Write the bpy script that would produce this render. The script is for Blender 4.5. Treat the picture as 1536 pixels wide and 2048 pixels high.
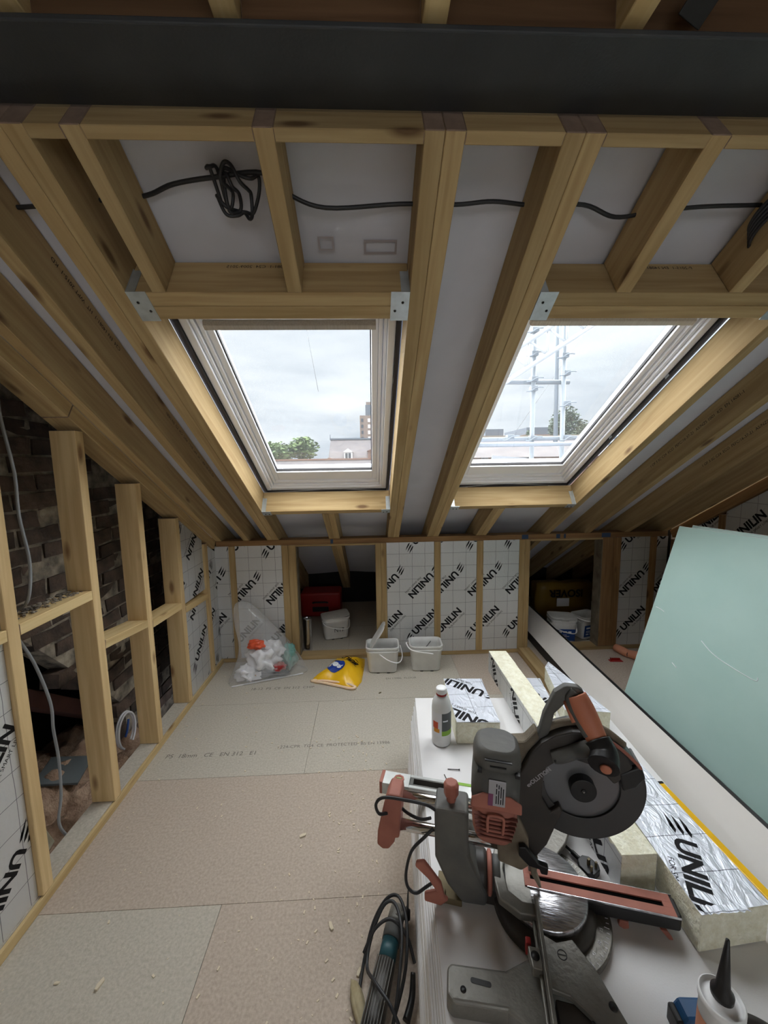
import bpy, bmesh, math, random
from mathutils import Vector, Matrix, noise
random.seed(7)
for o in list(bpy.data.objects): bpy.data.objects.remove(o, do_unlink=True)
SC = bpy.context.scene
COL = SC.collection
R = math.radians

# ------------------------------------------------------------------ camera
def cam_axes(p, yaw, roll):
    cy, sy = math.cos(yaw), math.sin(yaw)
    f = Vector((sy*math.cos(p), cy*math.cos(p), -math.sin(p)))
    r = Vector((cy, -sy, 0)); u = r.cross(f)
    r2 = r*math.cos(roll) + u*math.sin(roll); u2 = -r*math.sin(roll) + u*math.cos(roll)
    return r2, u2, f
cam = bpy.data.cameras.new('camera'); camo = bpy.data.objects.new('camera', cam); COL.objects.link(camo)
r_, u_, f_ = cam_axes(0.1188, 0.0379, -0.0163)
camo.matrix_world = Matrix(((r_.x, u_.x, -f_.x, 0), (r_.y, u_.y, -f_.y, 0), (r_.z, u_.z, -f_.z, 1.5), (0, 0, 0, 1)))
cam.sensor_fit = 'VERTICAL'; cam.sensor_height = 36.0; cam.lens = 36.0*769/2048; cam.clip_start = 0.02; cam.clip_end = 500
SC.camera = camo

# ------------------------------------------------------------------ world, sun, lamps, exposure
W = bpy.data.worlds.new('sky'); SC.world = W; W.use_nodes = True
nt = W.node_tree; nt.nodes.clear()
def N(t, k, **kw):
    n = t.nodes.new(k)
    for a, b in kw.items(): setattr(n, a, b)
    return n
wo = N(nt, 'ShaderNodeOutputWorld'); bg = N(nt, 'ShaderNodeBackground'); tc = N(nt, 'ShaderNodeTexCoord')
mp = N(nt, 'ShaderNodeMapping'); mp.inputs['Scale'].default_value = (1.6, 1.6, 7.0)
nz = N(nt, 'ShaderNodeTexNoise'); nz.inputs['Scale'].default_value = 1.5; nz.inputs['Detail'].default_value = 6; nz.inputs['Roughness'].default_value = .5
cr = N(nt, 'ShaderNodeValToRGB')
cr.color_ramp.elements[0].position = .36; cr.color_ramp.elements[0].color = (.46, .53, .62, 1)
cr.color_ramp.elements[1].position = .64; cr.color_ramp.elements[1].color = (.84, .88, .92, 1)
sx = N(nt, 'ShaderNodeSeparateXYZ'); gr = N(nt, 'ShaderNodeMapRange'); gr.inputs['From Min'].default_value = 0.05; gr.inputs['From Max'].default_value = .38
gm = N(nt, 'ShaderNodeMixRGB'); gm.inputs[2].default_value = (.86, .90, .94, 1)
gf = N(nt, 'ShaderNodeMath', operation='MULTIPLY'); gf.inputs[1].default_value = .62
nt.links.new(tc.outputs['Generated'], mp.inputs['Vector']); nt.links.new(mp.outputs[0], nz.inputs['Vector'])
nt.links.new(nz.outputs['Fac'], cr.inputs[0]); nt.links.new(tc.outputs['Generated'], sx.inputs[0]); nt.links.new(sx.outputs['Z'], gr.inputs['Value'])
nt.links.new(gr.outputs[0], gf.inputs[0]); nt.links.new(gf.outputs[0], gm.inputs[0]); nt.links.new(cr.outputs[0], gm.inputs[1])
nt.links.new(gm.outputs[0], bg.inputs['Color']); bg.inputs['Strength'].default_value = 1.25
nt.links.new(bg.outputs[0], wo.inputs['Surface'])
sun = bpy.data.lights.new('sun', 'SUN'); sun.energy = 26.0; sun.angle = R(150); sun.color = (.96, .98, 1.0)
suno = bpy.data.objects.new('sun', sun); COL.objects.link(suno)
suno.rotation_euler = Vector((0.0, -math.cos(R(58)), -math.sin(R(58)))).to_track_quat('-Z', 'Y').to_euler()
al = bpy.data.lights.new('rear_daylight', 'AREA'); al.shape = 'RECTANGLE'; al.size = 2.2; al.size_y = 1.3; al.energy = 7; al.color = (.96, .98, 1.0)
alo = bpy.data.objects.new('rear_daylight', al); COL.objects.link(alo)
alo.location = (.3, -2.62, 1.45); alo.rotation_euler = Vector((0, 1, -.1)).to_track_quat('-Z', 'Z').to_euler()
SC.view_settings.view_transform = 'Standard'; SC.view_settings.look = 'None'; SC.view_settings.gamma = 1; SC.view_settings.exposure = 0.18
SC.view_settings.use_curve_mapping = False

# ------------------------------------------------------------------ helpers
def lin(c):
    return tuple(((x/255)/12.92 if x/255 <= .04045 else ((x/255+.055)/1.055)**2.4) for x in c) + (1,)
def P(name, rgb, rough=.7, metal=0, var=0.0, vscale=6, bump=0, bscale=60, rgb2=None, spec=None, det=4, coord='Object', rand=0, stretch=(1, 1, 1)):
    m = bpy.data.materials.new(name); m.use_nodes = True; t = m.node_tree; b = t.nodes['Principled BSDF']
    b.inputs['Roughness'].default_value = rough; b.inputs['Metallic'].default_value = metal
    if spec is not None: b.inputs['Specular IOR Level'].default_value = spec
    base = lin(rgb); b.inputs['Base Color'].default_value = base
    if var or rgb2 or bump or rand:
        tcn = N(t, 'ShaderNodeTexCoord'); mpn = N(t, 'ShaderNodeMapping'); mpn.inputs['Scale'].default_value = stretch
        t.links.new(tcn.outputs[coord], mpn.inputs['Vector'])
        n1 = N(t, 'ShaderNodeTexNoise'); n1.inputs['Scale'].default_value = vscale; n1.inputs['Detail'].default_value = det
        t.links.new(mpn.outputs[0], n1.inputs['Vector'])
        rp = N(t, 'ShaderNodeValToRGB'); rp.color_ramp.elements[0].position = .3; rp.color_ramp.elements[1].position = .7
        c2 = lin(rgb2) if rgb2 else tuple(min(1, x*(1+var)) for x in base[:3]) + (1,)
        c1 = base if rgb2 else tuple(x*(1-var) for x in base[:3]) + (1,)
        rp.color_ramp.elements[0].color = c1; rp.color_ramp.elements[1].color = c2
        t.links.new(n1.outputs['Fac'], rp.inputs[0]); out = rp.outputs[0]
        if rand:
            oi = N(t, 'ShaderNodeObjectInfo'); mr = N(t, 'ShaderNodeMapRange'); mr.inputs['To Min'].default_value = 1-rand; mr.inputs['To Max'].default_value = 1+rand
            t.links.new(oi.outputs['Random'], mr.inputs['Value']); hv = N(t, 'ShaderNodeHueSaturation'); t.links.new(mr.outputs[0], hv.inputs['Value']); t.links.new(out, hv.inputs['Color']); out = hv.outputs[0]
        t.links.new(out, b.inputs['Base Color'])
        if bump:
            n2 = N(t, 'ShaderNodeTexNoise'); n2.inputs['Scale'].default_value = bscale; n2.inputs['Detail'].default_value = 3
            t.links.new(mpn.outputs[0], n2.inputs['Vector'])
            bn = N(t, 'ShaderNodeBump'); bn.inputs['Strength'].default_value = bump; bn.inputs['Distance'].default_value = .01
            t.links.new(n2.outputs['Fac'], bn.inputs['Height']); t.links.new(bn.outputs[0], b.inputs['Normal'])
    return m
def wood(name, light, dark, knot=(70, 42, 24)):
    m = bpy.data.materials.new(name); m.use_nodes = True; t = m.node_tree; b = t.nodes['Principled BSDF']; b.inputs['Roughness'].default_value = .75
    b.inputs['Specular IOR Level'].default_value = .25
    tcn = N(t, 'ShaderNodeTexCoord'); oi = N(t, 'ShaderNodeObjectInfo')
    ad = N(t, 'ShaderNodeVectorMath', operation='ADD'); ml = N(t, 'ShaderNodeVectorMath', operation='SCALE'); ml.inputs[0].default_value = (13.1, 7.7, 5.3)
    t.links.new(oi.outputs['Random'], ml.inputs['Scale']); t.links.new(tcn.outputs['Object'], ad.inputs[0]); t.links.new(ml.outputs[0], ad.inputs[1])
    m1 = N(t, 'ShaderNodeMapping'); m1.inputs['Scale'].default_value = (1.3, 24, 24); t.links.new(ad.outputs[0], m1.inputs['Vector'])
    n1 = N(t, 'ShaderNodeTexNoise'); n1.inputs['Scale'].default_value = 1.6; n1.inputs['Detail'].default_value = 5; n1.inputs['Distortion'].default_value = .6
    t.links.new(m1.outputs[0], n1.inputs['Vector'])
    m2 = N(t, 'ShaderNodeMapping'); m2.inputs['Scale'].default_value = (1.0, 7, 7); t.links.new(ad.outputs[0], m2.inputs['Vector'])
    n2 = N(t, 'ShaderNodeTexNoise'); n2.inputs['Scale'].default_value = 1.4; n2.inputs['Detail'].default_value = 2; t.links.new(m2.outputs[0], n2.inputs['Vector'])
    r1 = N(t, 'ShaderNodeValToRGB'); r1.color_ramp.elements[0].position = .35; r1.color_ramp.elements[1].position = .66
    r1.color_ramp.elements[0].color = lin(dark); r1.color_ramp.elements[1].color = lin(light); t.links.new(n1.outputs['Fac'], r1.inputs[0])
    x1 = N(t, 'ShaderNodeMixRGB', blend_type='MULTIPLY'); x1.inputs[0].default_value = .55
    r2 = N(t, 'ShaderNodeValToRGB'); r2.color_ramp.elements[0].position = .3; r2.color_ramp.elements[1].position = .65
    r2.color_ramp.elements[0].color = (.80, .78, .74, 1); r2.color_ramp.elements[1].color = (1, 1, 1, 1); t.links.new(n2.outputs['Fac'], r2.inputs[0])
    t.links.new(r1.outputs[0], x1.inputs[1]); t.links.new(r2.outputs[0], x1.inputs[2])
    m3 = N(t, 'ShaderNodeMapping'); m3.inputs['Scale'].default_value = (3.2, 9, 9); t.links.new(ad.outputs[0], m3.inputs['Vector'])
    v = N(t, 'ShaderNodeTexVoronoi'); v.inputs['Scale'].default_value = 1.0; t.links.new(m3.outputs[0], v.inputs['Vector'])
    r3 = N(t, 'ShaderNodeValToRGB'); r3.color_ramp.elements[0].position = .07; r3.color_ramp.elements[1].position = .17
    r3.color_ramp.elements[0].color = (1, 1, 1, 1); r3.color_ramp.elements[1].color = (0, 0, 0, 1); t.links.new(v.outputs['Distance'], r3.inputs[0])
    x2 = N(t, 'ShaderNodeMixRGB'); kf = N(t, 'ShaderNodeMath', operation='MULTIPLY'); kf.inputs[1].default_value = .85
    t.links.new(r3.outputs[0], kf.inputs[0]); t.links.new(kf.outputs[0], x2.inputs[0]); t.links.new(x1.outputs[0], x2.inputs[1]); x2.inputs[2].default_value = lin(knot)
    hv = N(t, 'ShaderNodeHueSaturation'); mr = N(t, 'ShaderNodeMapRange'); mr.inputs['To Min'].default_value = .86; mr.inputs['To Max'].default_value = 1.12
    t.links.new(oi.outputs['Random'], mr.inputs['Value']); t.links.new(mr.outputs[0], hv.inputs['Value']); t.links.new(x2.outputs[0], hv.inputs['Color'])
    t.links.new(hv.outputs[0], b.inputs['Base Color'])
    bn = N(t, 'ShaderNodeBump'); bn.inputs['Strength'].default_value = .25; bn.inputs['Distance'].default_value = .004
    t.links.new(n1.outputs['Fac'], bn.inputs['Height']); t.links.new(bn.outputs[0], b.inputs['Normal'])
    return m
def foilmat(name, rgb, crinkle, grid=True, metal=.35, rough=.38):
    m = bpy.data.materials.new(name); m.use_nodes = True; t = m.node_tree; b = t.nodes['Principled BSDF']
    b.inputs['Metallic'].default_value = metal; b.inputs['Roughness'].default_value = rough
    tcn = N(t, 'ShaderNodeTexCoord'); sp = N(t, 'ShaderNodeSeparateXYZ'); t.links.new(tcn.outputs['Object'], sp.inputs[0])
    wn = N(t, 'ShaderNodeTexNoise'); wn.inputs['Scale'].default_value = 9; t.links.new(tcn.outputs['Object'], wn.inputs['Vector'])
    outs = []
    for ax in ('X', 'Y'):
        a = N(t, 'ShaderNodeMath', operation='MULTIPLY_ADD'); a.inputs[1].default_value = .008; t.links.new(wn.outputs['Fac'], a.inputs[0]); t.links.new(sp.outputs[ax], a.inputs[2])
        d = N(t, 'ShaderNodeMath', operation='PINGPONG'); d.inputs[1].default_value = .05; t.links.new(a.outputs[0], d.inputs[0])
        l = N(t, 'ShaderNodeMath', operation='LESS_THAN'); l.inputs[1].default_value = .0011; t.links.new(d.outputs[0], l.inputs[0]); outs.append(l)
    mx = N(t, 'ShaderNodeMath', operation='MAXIMUM'); t.links.new(outs[0].outputs[0], mx.inputs[0]); t.links.new(outs[1].outputs[0], mx.inputs[1])
    sc = N(t, 'ShaderNodeMath', operation='MULTIPLY'); sc.inputs[1].default_value = .8 if grid else 0; t.links.new(mx.outputs[0], sc.inputs[0])
    mc = N(t, 'ShaderNodeMixRGB'); mc.inputs[1].default_value = lin(rgb); mc.inputs[2].default_value = lin((70, 72, 86)); t.links.new(sc.outputs[0], mc.inputs[0])
    t.links.new(mc.outputs[0], b.inputs['Base Color'])
    n2 = N(t, 'ShaderNodeTexNoise'); n2.inputs['Scale'].default_value = 22; n2.inputs['Detail'].default_value = 4; n2.inputs['Distortion'].default_value = 2.2
    mq = N(t, 'ShaderNodeMapping'); mq.inputs['Scale'].default_value = (1, .45, 1); t.links.new(tcn.outputs['Object'], mq.inputs['Vector']); t.links.new(mq.outputs[0], n2.inputs['Vector'])
    bn = N(t, 'ShaderNodeBump'); bn.inputs['Strength'].default_value = crinkle; bn.inputs['Distance'].default_value = .012
    t.links.new(n2.outputs['Fac'], bn.inputs['Height']); t.links.new(bn.outputs[0], b.inputs['Normal'])
    return m
def glassmat(name, tint, gloss=.06, rough=.02, alpha=0.0, mcol=(1, 1, 1, 1)):
    m = bpy.data.materials.new(name); m.use_nodes = True; t = m.node_tree; t.nodes.clear()
    o = N(t, 'ShaderNodeOutputMaterial'); tr = N(t, 'ShaderNodeBsdfTransparent'); tr.inputs[0].default_value = tint
    g = N(t, 'ShaderNodeBsdfGlossy'); g.inputs['Roughness'].default_value = rough; lw = N(t, 'ShaderNodeLayerWeight'); lw.inputs[0].default_value = .5
    pw = N(t, 'ShaderNodeMath', operation='POWER'); pw.inputs[1].default_value = 4; t.links.new(lw.outputs['Facing'], pw.inputs[0])
    fr = N(t, 'ShaderNodeMath', operation='MULTIPLY_ADD'); fr.inputs[1].default_value = .7; fr.inputs[2].default_value = gloss*.5; t.links.new(pw.outputs[0], fr.inputs[0])
    mx = N(t, 'ShaderNodeMixShader'); t.links.new(fr.outputs[0], mx.inputs[0]); t.links.new(tr.outputs[0], mx.inputs[1]); t.links.new(g.outputs[0], mx.inputs[2])
    last = mx
    if alpha:
        df = N(t, 'ShaderNodeBsdfDiffuse'); df.inputs[0].default_value = mcol; m2 = N(t, 'ShaderNodeMixShader'); m2.inputs[0].default_value = alpha
        t.links.new(mx.outputs[0], m2.inputs[1]); t.links.new(df.outputs[0], m2.inputs[2]); last = m2
    t.links.new(last.outputs[0], o.inputs[0])
    return m

M_ = {}
M_['timber'] = wood('timber', (188, 163, 120), (166, 139, 97), (96, 68, 44))
M_['timber_lit'] = wood('timber_lit', (214, 188, 142), (196, 167, 122), (118, 84, 54))  # paler copy of timber: bright light on the left-wall studs put into the colour
M_['timber_old'] = wood('timber_old', (156, 122, 84), (128, 96, 64), (60, 34, 20))
M_['batten'] = wood('batten', (218, 194, 146), (200, 172, 122), (130, 96, 60))
M_['endgrain'] = P('endgrain', (136, 114, 98), .85, var=.15, vscale=40, bump=.1)
M_['steel'] = P('steel_paint', (62, 64, 66), .55, var=.18, vscale=5, bump=.06, bscale=150, spec=.35)
M_['felt'] = P('roof_membrane', (204, 204, 212), .7, var=.04, vscale=4, bump=.5, bscale=7)
M_['felt_dark'] = P('eaves_membrane', (70, 68, 70), .85, var=.1, vscale=4)
M_['foil'] = foilmat('foil_facing', (206, 207, 208), .22)
M_['foil_crinkle'] = foilmat('foil_crinkled', (228, 232, 242), .95, rough=.40, metal=.3)
M_['foam'] = P('insulation_foam', (230, 225, 198), .9, rgb2=(247, 245, 226), vscale=55, bump=.8, bscale=90, det=4)
M_['ink'] = P('printed_ink', (22, 21, 24), .6, spec=.2)
M_['ink_grey'] = P('faded_ink', (118, 112, 106), .9, spec=.1)
M_['chip1'] = P('chipboard_warm', (172, 157, 143), .85, rgb2=(193, 180, 166), vscale=110, bump=.15, bscale=200, det=10, spec=.2)
M_['chip2'] = P('chipboard_grey', (174, 167, 154), .85, rgb2=(195, 188, 175), vscale=110, bump=.15, bscale=200, det=10, spec=.2)
M_['board'] = P('plasterboard_face', (226, 224, 224), .8, var=.04, vscale=5, bump=.04, bscale=300, spec=.2)
M_['board_edge'] = P('plasterboard_edge', (196, 188, 178), .85, rgb2=(214, 208, 200), vscale=3, stretch=(60, 1, 60), det=2, rand=.28)
M_['green_board'] = P('green_paper', (176, 206, 200), .85, rgb2=(186, 213, 207), vscale=3, spec=.2)
M_['board_white'] = P('white_board_face', (222, 217, 212), .55, var=.03, vscale=4)
M_['mortar'] = P('sooty_mortar', (74, 68, 62), .95, rgb2=(168, 158, 142), vscale=20, bump=.5, bscale=60)
M_['brick'] = P('sooty_brick', (52, 45, 41), .92, rgb2=(96, 80, 70), vscale=14, bump=.5, bscale=70, rand=.3)
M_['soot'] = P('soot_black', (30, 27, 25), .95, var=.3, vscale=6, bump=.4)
M_['wool'] = P('mineral_wool', (138, 110, 90), .98, rgb2=(176, 150, 128), vscale=18, bump=1, bscale=70, det=8)
M_['galv'] = P('galvanised_steel', (196, 204, 208), .35, .6, var=.12, vscale=30)
M_['nail'] = P('nail_head', (38, 36, 34), .5, .5)
M_['pvc'] = P('white_lacquer', (244, 245, 250), .3)
M_['gasket'] = P('black_gasket', (34, 30, 32), .6)
M_['glass'] = glassmat('window_glass', (.97, .98, .98, 1), alpha=.09, mcol=(.9, .93, .97, 1))  # pale diffuse share paints a haze over the outdoor view
M_['cable_black'] = P('black_cable', (38, 38, 40), .5)
M_['cable_grey'] = P('grey_cable', (142, 146, 150), .5)
M_['bucket'] = P('white_plastic_dusty', (222, 222, 220), .5, rgb2=(200, 198, 194), vscale=7)
M_['bucket_in'] = P('bucket_residue', (176, 178, 180), .8, rgb2=(150, 150, 150), vscale=8)
M_['blue_label'] = P('blue_label', (30, 70, 140), .5)
M_['white_print'] = P('white_print', (235, 236, 240), .6)
M_['yellow'] = P('yellow_plastic', (240, 188, 30), .32, var=.06, vscale=5, bump=.25, bscale=9)
M_['pink_in'] = P('bag_inside', (246, 214, 180), .5)
M_['blue_print'] = P('blue_print', (28, 60, 150), .35)
M_['red'] = P('red_plastic', (158, 26, 24), .45, var=.1)
M_['dullred'] = P('dull_red_plastic', (172, 108, 92), .65, rgb2=(148, 90, 76), vscale=12, bump=.08)
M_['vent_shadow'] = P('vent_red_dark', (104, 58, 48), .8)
M_['timber_dark'] = wood('timber_dark', (112, 86, 62), (92, 68, 48), (50, 30, 18))
M_['slot_black'] = P('slot_black', (6, 6, 6), .95, spec=.05)
M_['membrane_ink'] = P('membrane_ink', (166, 158, 160), .8)
M_['tool_blue'] = P('tool_blue', (34, 84, 132), .45)
M_['glove'] = P('glove_leather', (178, 166, 136), .95, rgb2=(150, 136, 104), vscale=30)
M_['blue_chalk'] = P('blue_chalk', (52, 72, 100), .9)
M_['orange'] = P('orange_rubber', (196, 122, 92), .55, rgb2=(176, 106, 82), vscale=8)
M_['sawgrey'] = P('dusty_grey_plastic', (72, 73, 73), .6, rgb2=(102, 100, 94), vscale=9, bump=.1)
M_['sawdark'] = P('dark_saw_plastic', (40, 38, 37), .5, rgb2=(62, 56, 50), vscale=9)
M_['sawblack'] = P('black_plastic', (20, 19, 20), .45)
M_['guard'] = P('lower_guard_plastic', (58, 57, 57), .4, var=.05)
M_['blade'] = P('blade_steel', (118, 119, 122), .34, .6, var=.06, vscale=4)
M_['cast'] = P('cast_aluminium', (136, 134, 128), .45, .45, rgb2=(108, 104, 97), vscale=10, bump=.15, bscale=90)
M_['bright'] = P('machined_aluminium', (228, 228, 232), .26, .9, rgb2=(150, 148, 152), vscale=34, stretch=(1, 6, 1), bump=.12, bscale=50)
M_['chrome'] = P('chrome_tube', (214, 216, 220), .12, 1)
M_['bronze'] = P('brass_dusty', (110, 98, 72), .6, .4)
M_['dust'] = P('saw_dust', (132, 122, 106), .95, rgb2=(96, 86, 72), vscale=14, bump=.4)
M_['labelsilver'] = P('rating_label', (168, 166, 170), .3, .2)
M_['magenta'] = P('magenta_print', (120, 60, 96), .5)
M_['teal'] = P('teal_plastic', (34, 78, 86), .5, var=.15)
M_['bottle'] = P('frosted_bottle', (232, 232, 230), .35); M_['bottle'].node_tree.nodes['Principled BSDF'].inputs['Transmission Weight'].default_value = .25
M_['white'] = P('white_cap', (240, 240, 240), .4)
M_['lime'] = P('lime_band', (130, 176, 50), .5)
M_['charcoal'] = P('charcoal_label', (74, 78, 80), .5)
M_['amber'] = P('amber_print', (224, 150, 40), .5)
M_['alu'] = P('level_aluminium', (214, 216, 214), .35, .5, rgb2=(188, 190, 188), vscale=16)
M_['vial'] = P('green_vial', (150, 168, 110), .2)
M_['poly'] = glassmat('polythene_film', (.93, .93, .93, 1), rough=.12, alpha=.20, mcol=(.85, .85, .86, 1))
M_['cloth'] = P('white_crumpled_plastic', (226, 226, 230), .5, var=.05, bump=.3, bscale=20)
M_['orange_wrap'] = P('orange_wrapper', (214, 84, 48), .35, bump=.3, bscale=30)
M_['teal_bag'] = P('teal_film', (112, 158, 150), .3, bump=.4, bscale=18)
M_['brown_card'] = P('brown_card', (178, 140, 96), .8)
M_['dark_card'] = P('dark_wrapper', (78, 76, 78), .5)
M_['terracotta'] = P('peach_plastic', (222, 152, 120), .6, var=.06)
M_['slatebit'] = P('blue_grey_slate', (88, 94, 96), .8, var=.1)
M_['plaster'] = P('old_plaster', (150, 142, 118), .95, rgb2=(182, 174, 152), vscale=8, bump=.4)
M_['rust'] = P('dark_red_brown_timber', (70, 40, 34), .85, var=.2)
M_['roofslate'] = P('far_slate_roof', (78, 74, 76), .9, rgb2=(98, 92, 92), vscale=1.5)
M_['farbrick'] = P('far_brick', (122, 92, 80), .9, rgb2=(138, 108, 94), vscale=2)
M_['fartower'] = P('far_tower_render', (132, 116, 106), .9)
M_['fargrey'] = P('far_grey_cladding', (92, 100, 110), .9)
M_['farwin'] = P('far_window_pane', (60, 70, 80), .3)
M_['leaf'] = P('tree_leaf', (66, 86, 46), .8, rgb2=(100, 120, 70), vscale=.8)
M_['leaf2'] = P('tree_leaf_grey', (58, 72, 54), .8, rgb2=(84, 98, 76), vscale=.8)
M_['bark'] = P('bark', (96, 84, 70), .9)
M_['scaf'] = P('scaffold_steel', (122, 130, 137), .5, .2, var=.06)
M_['scafalu'] = P('scaffold_aluminium', (176, 180, 184), .45, .2)
M_['ledgerboard'] = P('scaffold_board', (120, 108, 92), .85)
M_['sheet_white'] = P('white_sheet', (150, 155, 160), .6)
M_['wallpaint'] = P('bare_plaster_wall', (196, 190, 182), .85, var=.04)
M_['chips'] = P('wood_crumb', (214, 202, 178), .9)
M_['farred'] = P('far_red_awning', (150, 50, 42), .8)
M_['yellow_shaded'] = P('yellow_wrapper_shaded', (124, 96, 24), .5, var=.1)  # wrapper yellow with the deep shade of the eaves mixed into it

WM = {}
def wm(o): return WM.get(o.name, Matrix())
def link(name, me, parent=None, M=None):
    o = bpy.data.objects.new(name, me); COL.objects.link(o)
    M = M.copy() if M else (wm(parent) if parent else Matrix())
    WM[o.name] = M
    if parent is not None:
        o.parent = parent; o.matrix_basis = wm(parent).inverted() @ M
    else: o.matrix_basis = M
    return o
def tag(o, label=None, cat=None, group=None, kind=None):
    if label: o['label'] = label
    if cat: o['category'] = cat
    if group: o['group'] = group
    if kind: o['kind'] = kind
    return o
def thing(name, label, cat, loc=(0, 0, 0), rz=0, group=None, M=None):
    M = M or (Matrix.Translation(loc) @ Matrix.Rotation(rz, 4, 'Z'))
    return tag(link(name, None, None, M), label, cat, group)
def fin(name, bm, mats, parent=None, M=None, smooth=False, bevel=0, bseg=2, angle=30):
    """link one bmesh as one mesh object; geometry is in the space of M (default: the parent's own space)"""
    bmesh.ops.recalc_face_normals(bm, faces=bm.faces)
    me = bpy.data.meshes.new(name); bm.to_mesh(me); bm.free()
    for m in (mats if isinstance(mats, (list, tuple)) else [mats]): me.materials.append(M_[m])
    if smooth:
        for p in me.polygons: p.use_smooth = True
    o = link(name, me, parent, M)
    if bevel:
        b = o.modifiers.new('bevel', 'BEVEL'); b.width = bevel; b.segments = bseg; b.limit_method = 'ANGLE'; b.angle_limit = R(angle)
    return o
def box(bm, x0, x1, y0, y1, z0, z1, M=None, mi=0):
    vs = [bm.verts.new(Vector((x, y, z))) for z in (z0, z1) for y in (y0, y1) for x in (x0, x1)]
    if M:
        for v in vs: v.co = M @ v.co
    for q in ((0, 2, 3, 1), (4, 5, 7, 6), (0, 1, 5, 4), (2, 6, 7, 3), (0, 4, 6, 2), (1, 3, 7, 5)):
        f = bm.faces.new([vs[i] for i in q]); f.material_index = mi
    return vs
def prism(bm, pts, a0, a1, axis='z', M=None, mi=0, mi_side=None):
    """extrude polygon pts (2d) along axis between a0 and a1. axis y: pts are (x,z); x: pts are (y,z)"""
    def V(p, a):
        v = Vector((p[0], p[1], a)) if axis == 'z' else (Vector((p[0], a, p[1])) if axis == 'y' else Vector((a, p[0], p[1])))
        return M @ v if M else v
    A = [bm.verts.new(V(p, a0)) for p in pts]; B = [bm.verts.new(V(p, a1)) for p in pts]
    f = bm.faces.new(A); f.material_index = mi; f = bm.faces.new(B[::-1]); f.material_index = mi
    n = len(pts)
    for i in range(n):
        f = bm.faces.new((A[i], B[i], B[(i+1) % n], A[(i+1) % n])); f.material_index = mi if mi_side is None else mi_side
def tube(bm, pts, r, n=8, smooth=True, closed=False, mi=0):
    pts = [Vector(p) for p in pts]
    if smooth and len(pts) > 2:
        q = []
        L = len(pts)
        for i in range(L-1 if not closed else L):
            g = lambda k: pts[k % L] if closed else pts[max(0, min(L-1, k))]
            p0, p1, p2, p3 = g(i-1), g(i), g(i+1), g(i+2)
            for s in range(6):
                t = s/6; q.append(.5*((2*p1)+(-p0+p2)*t+(2*p0-5*p1+4*p2-p3)*t*t+(-p0+3*p1-3*p2+p3)*t**3))
        if not closed: q.append(pts[-1])
        pts = q
    rr = r if callable(r) else (lambda s: r)
    rings = []; up = None; L = len(pts)
    for i, p in enumerate(pts):
        a = pts[(i-1) % L] if (closed or i > 0) else p; b = pts[(i+1) % L] if (closed or i < L-1) else p
        d = (b-a)
        d = d.normalized() if d.length > 1e-9 else Vector((0, 0, 1))
        if up is None: up = d.orthogonal().normalized()
        up = (up - d*up.dot(d))
        up = up.normalized() if up.length > 1e-6 else d.orthogonal().normalized()
        s = d.cross(up); rad = rr(i/max(1, L-1))
        rings.append([bm.verts.new(p + (up*math.cos(2*math.pi*k/n) + s*math.sin(2*math.pi*k/n))*rad) for k in range(n)])
    for i in range(L-1 if not closed else L):
        A, B = rings[i], rings[(i+1) % L]
        for k in range(n):
            f = bm.faces.new((A[k], A[(k+1) % n], B[(k+1) % n], B[k])); f.smooth = True; f.material_index = mi
    if not closed: bm.faces.new(rings[0][::-1]).material_index = mi; bm.faces.new(rings[-1]).material_index = mi
def lathe(bm, prof, n=32, M=None, mi=0, smooth=True):
    rings = []
    for r, z in prof:
        if r < 1e-6: rings.append([bm.verts.new((M @ Vector((0, 0, z))) if M else Vector((0, 0, z)))])
        else:
            rg = []
            for k in range(n):
                v = Vector((r*math.cos(2*math.pi*k/n), r*math.sin(2*math.pi*k/n), z)); rg.append(bm.verts.new(M @ v if M else v))
            rings.append(rg)
    for A, B in zip(rings, rings[1:]):
        for k in range(n):
            a = A[k % len(A)], A[(k+1) % len(A)]; b = B[k % len(B)], B[(k+1) % len(B)]
            vs = [a[0]] + ([a[1]] if len(A) > 1 else []) + ([b[1]] if len(B) > 1 else []) + [b[0]]
            if len(set(vs)) >= 3: f = bm.faces.new(vs); f.material_index = mi; f.smooth = smooth
def rrect(w, h, r, n=4, cx=0, cy=0):
    p = []
    for (sx_, sy_, a) in ((1, 1, 0), (-1, 1, 90), (-1, -1, 180), (1, -1, 270)):
        for k in range(n+1):
            t = R(a + 90*k/n); p.append((cx + sx_*(w/2-r) + r*math.cos(t), cy + sy_*(h/2-r) + r*math.sin(t)))
    return p
def frame_M(o, x, y, z): return Matrix(((x[0], y[0], z[0], o[0]), (x[1], y[1], z[1], o[1]), (x[2], y[2], z[2], o[2]), (0, 0, 0, 1)))

# timber with its grain along local X ; w = local Y width, h = local Z depth
def timber(name, p0, p1, w, h, up=(0, 0, 1), mat='timber', parent=None, label=None, cat='timber', group=None, kind=None, bev=.0018):
    p0, p1 = Vector(p0), Vector(p1); x = (p1-p0).normalized(); u = Vector(up); z = (u - x*u.dot(x)).normalized(); y = z.cross(x)
    L = (p1-p0).length; M = frame_M((p0+p1)/2, x, y, z); bm = bmesh.new()
    box(bm, -L/2, L/2, -w/2, w/2, -h/2, h/2)
    for f in bm.faces:
        c = f.calc_center_median()
        if abs(c.x) > L/2 - 1e-4: f.material_index = 1
    o = fin(name, bm, [mat, 'endgrain'], parent, M, bevel=bev, bseg=1)
    if parent is None: tag(o, label, cat, group, kind)
    return o

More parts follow.
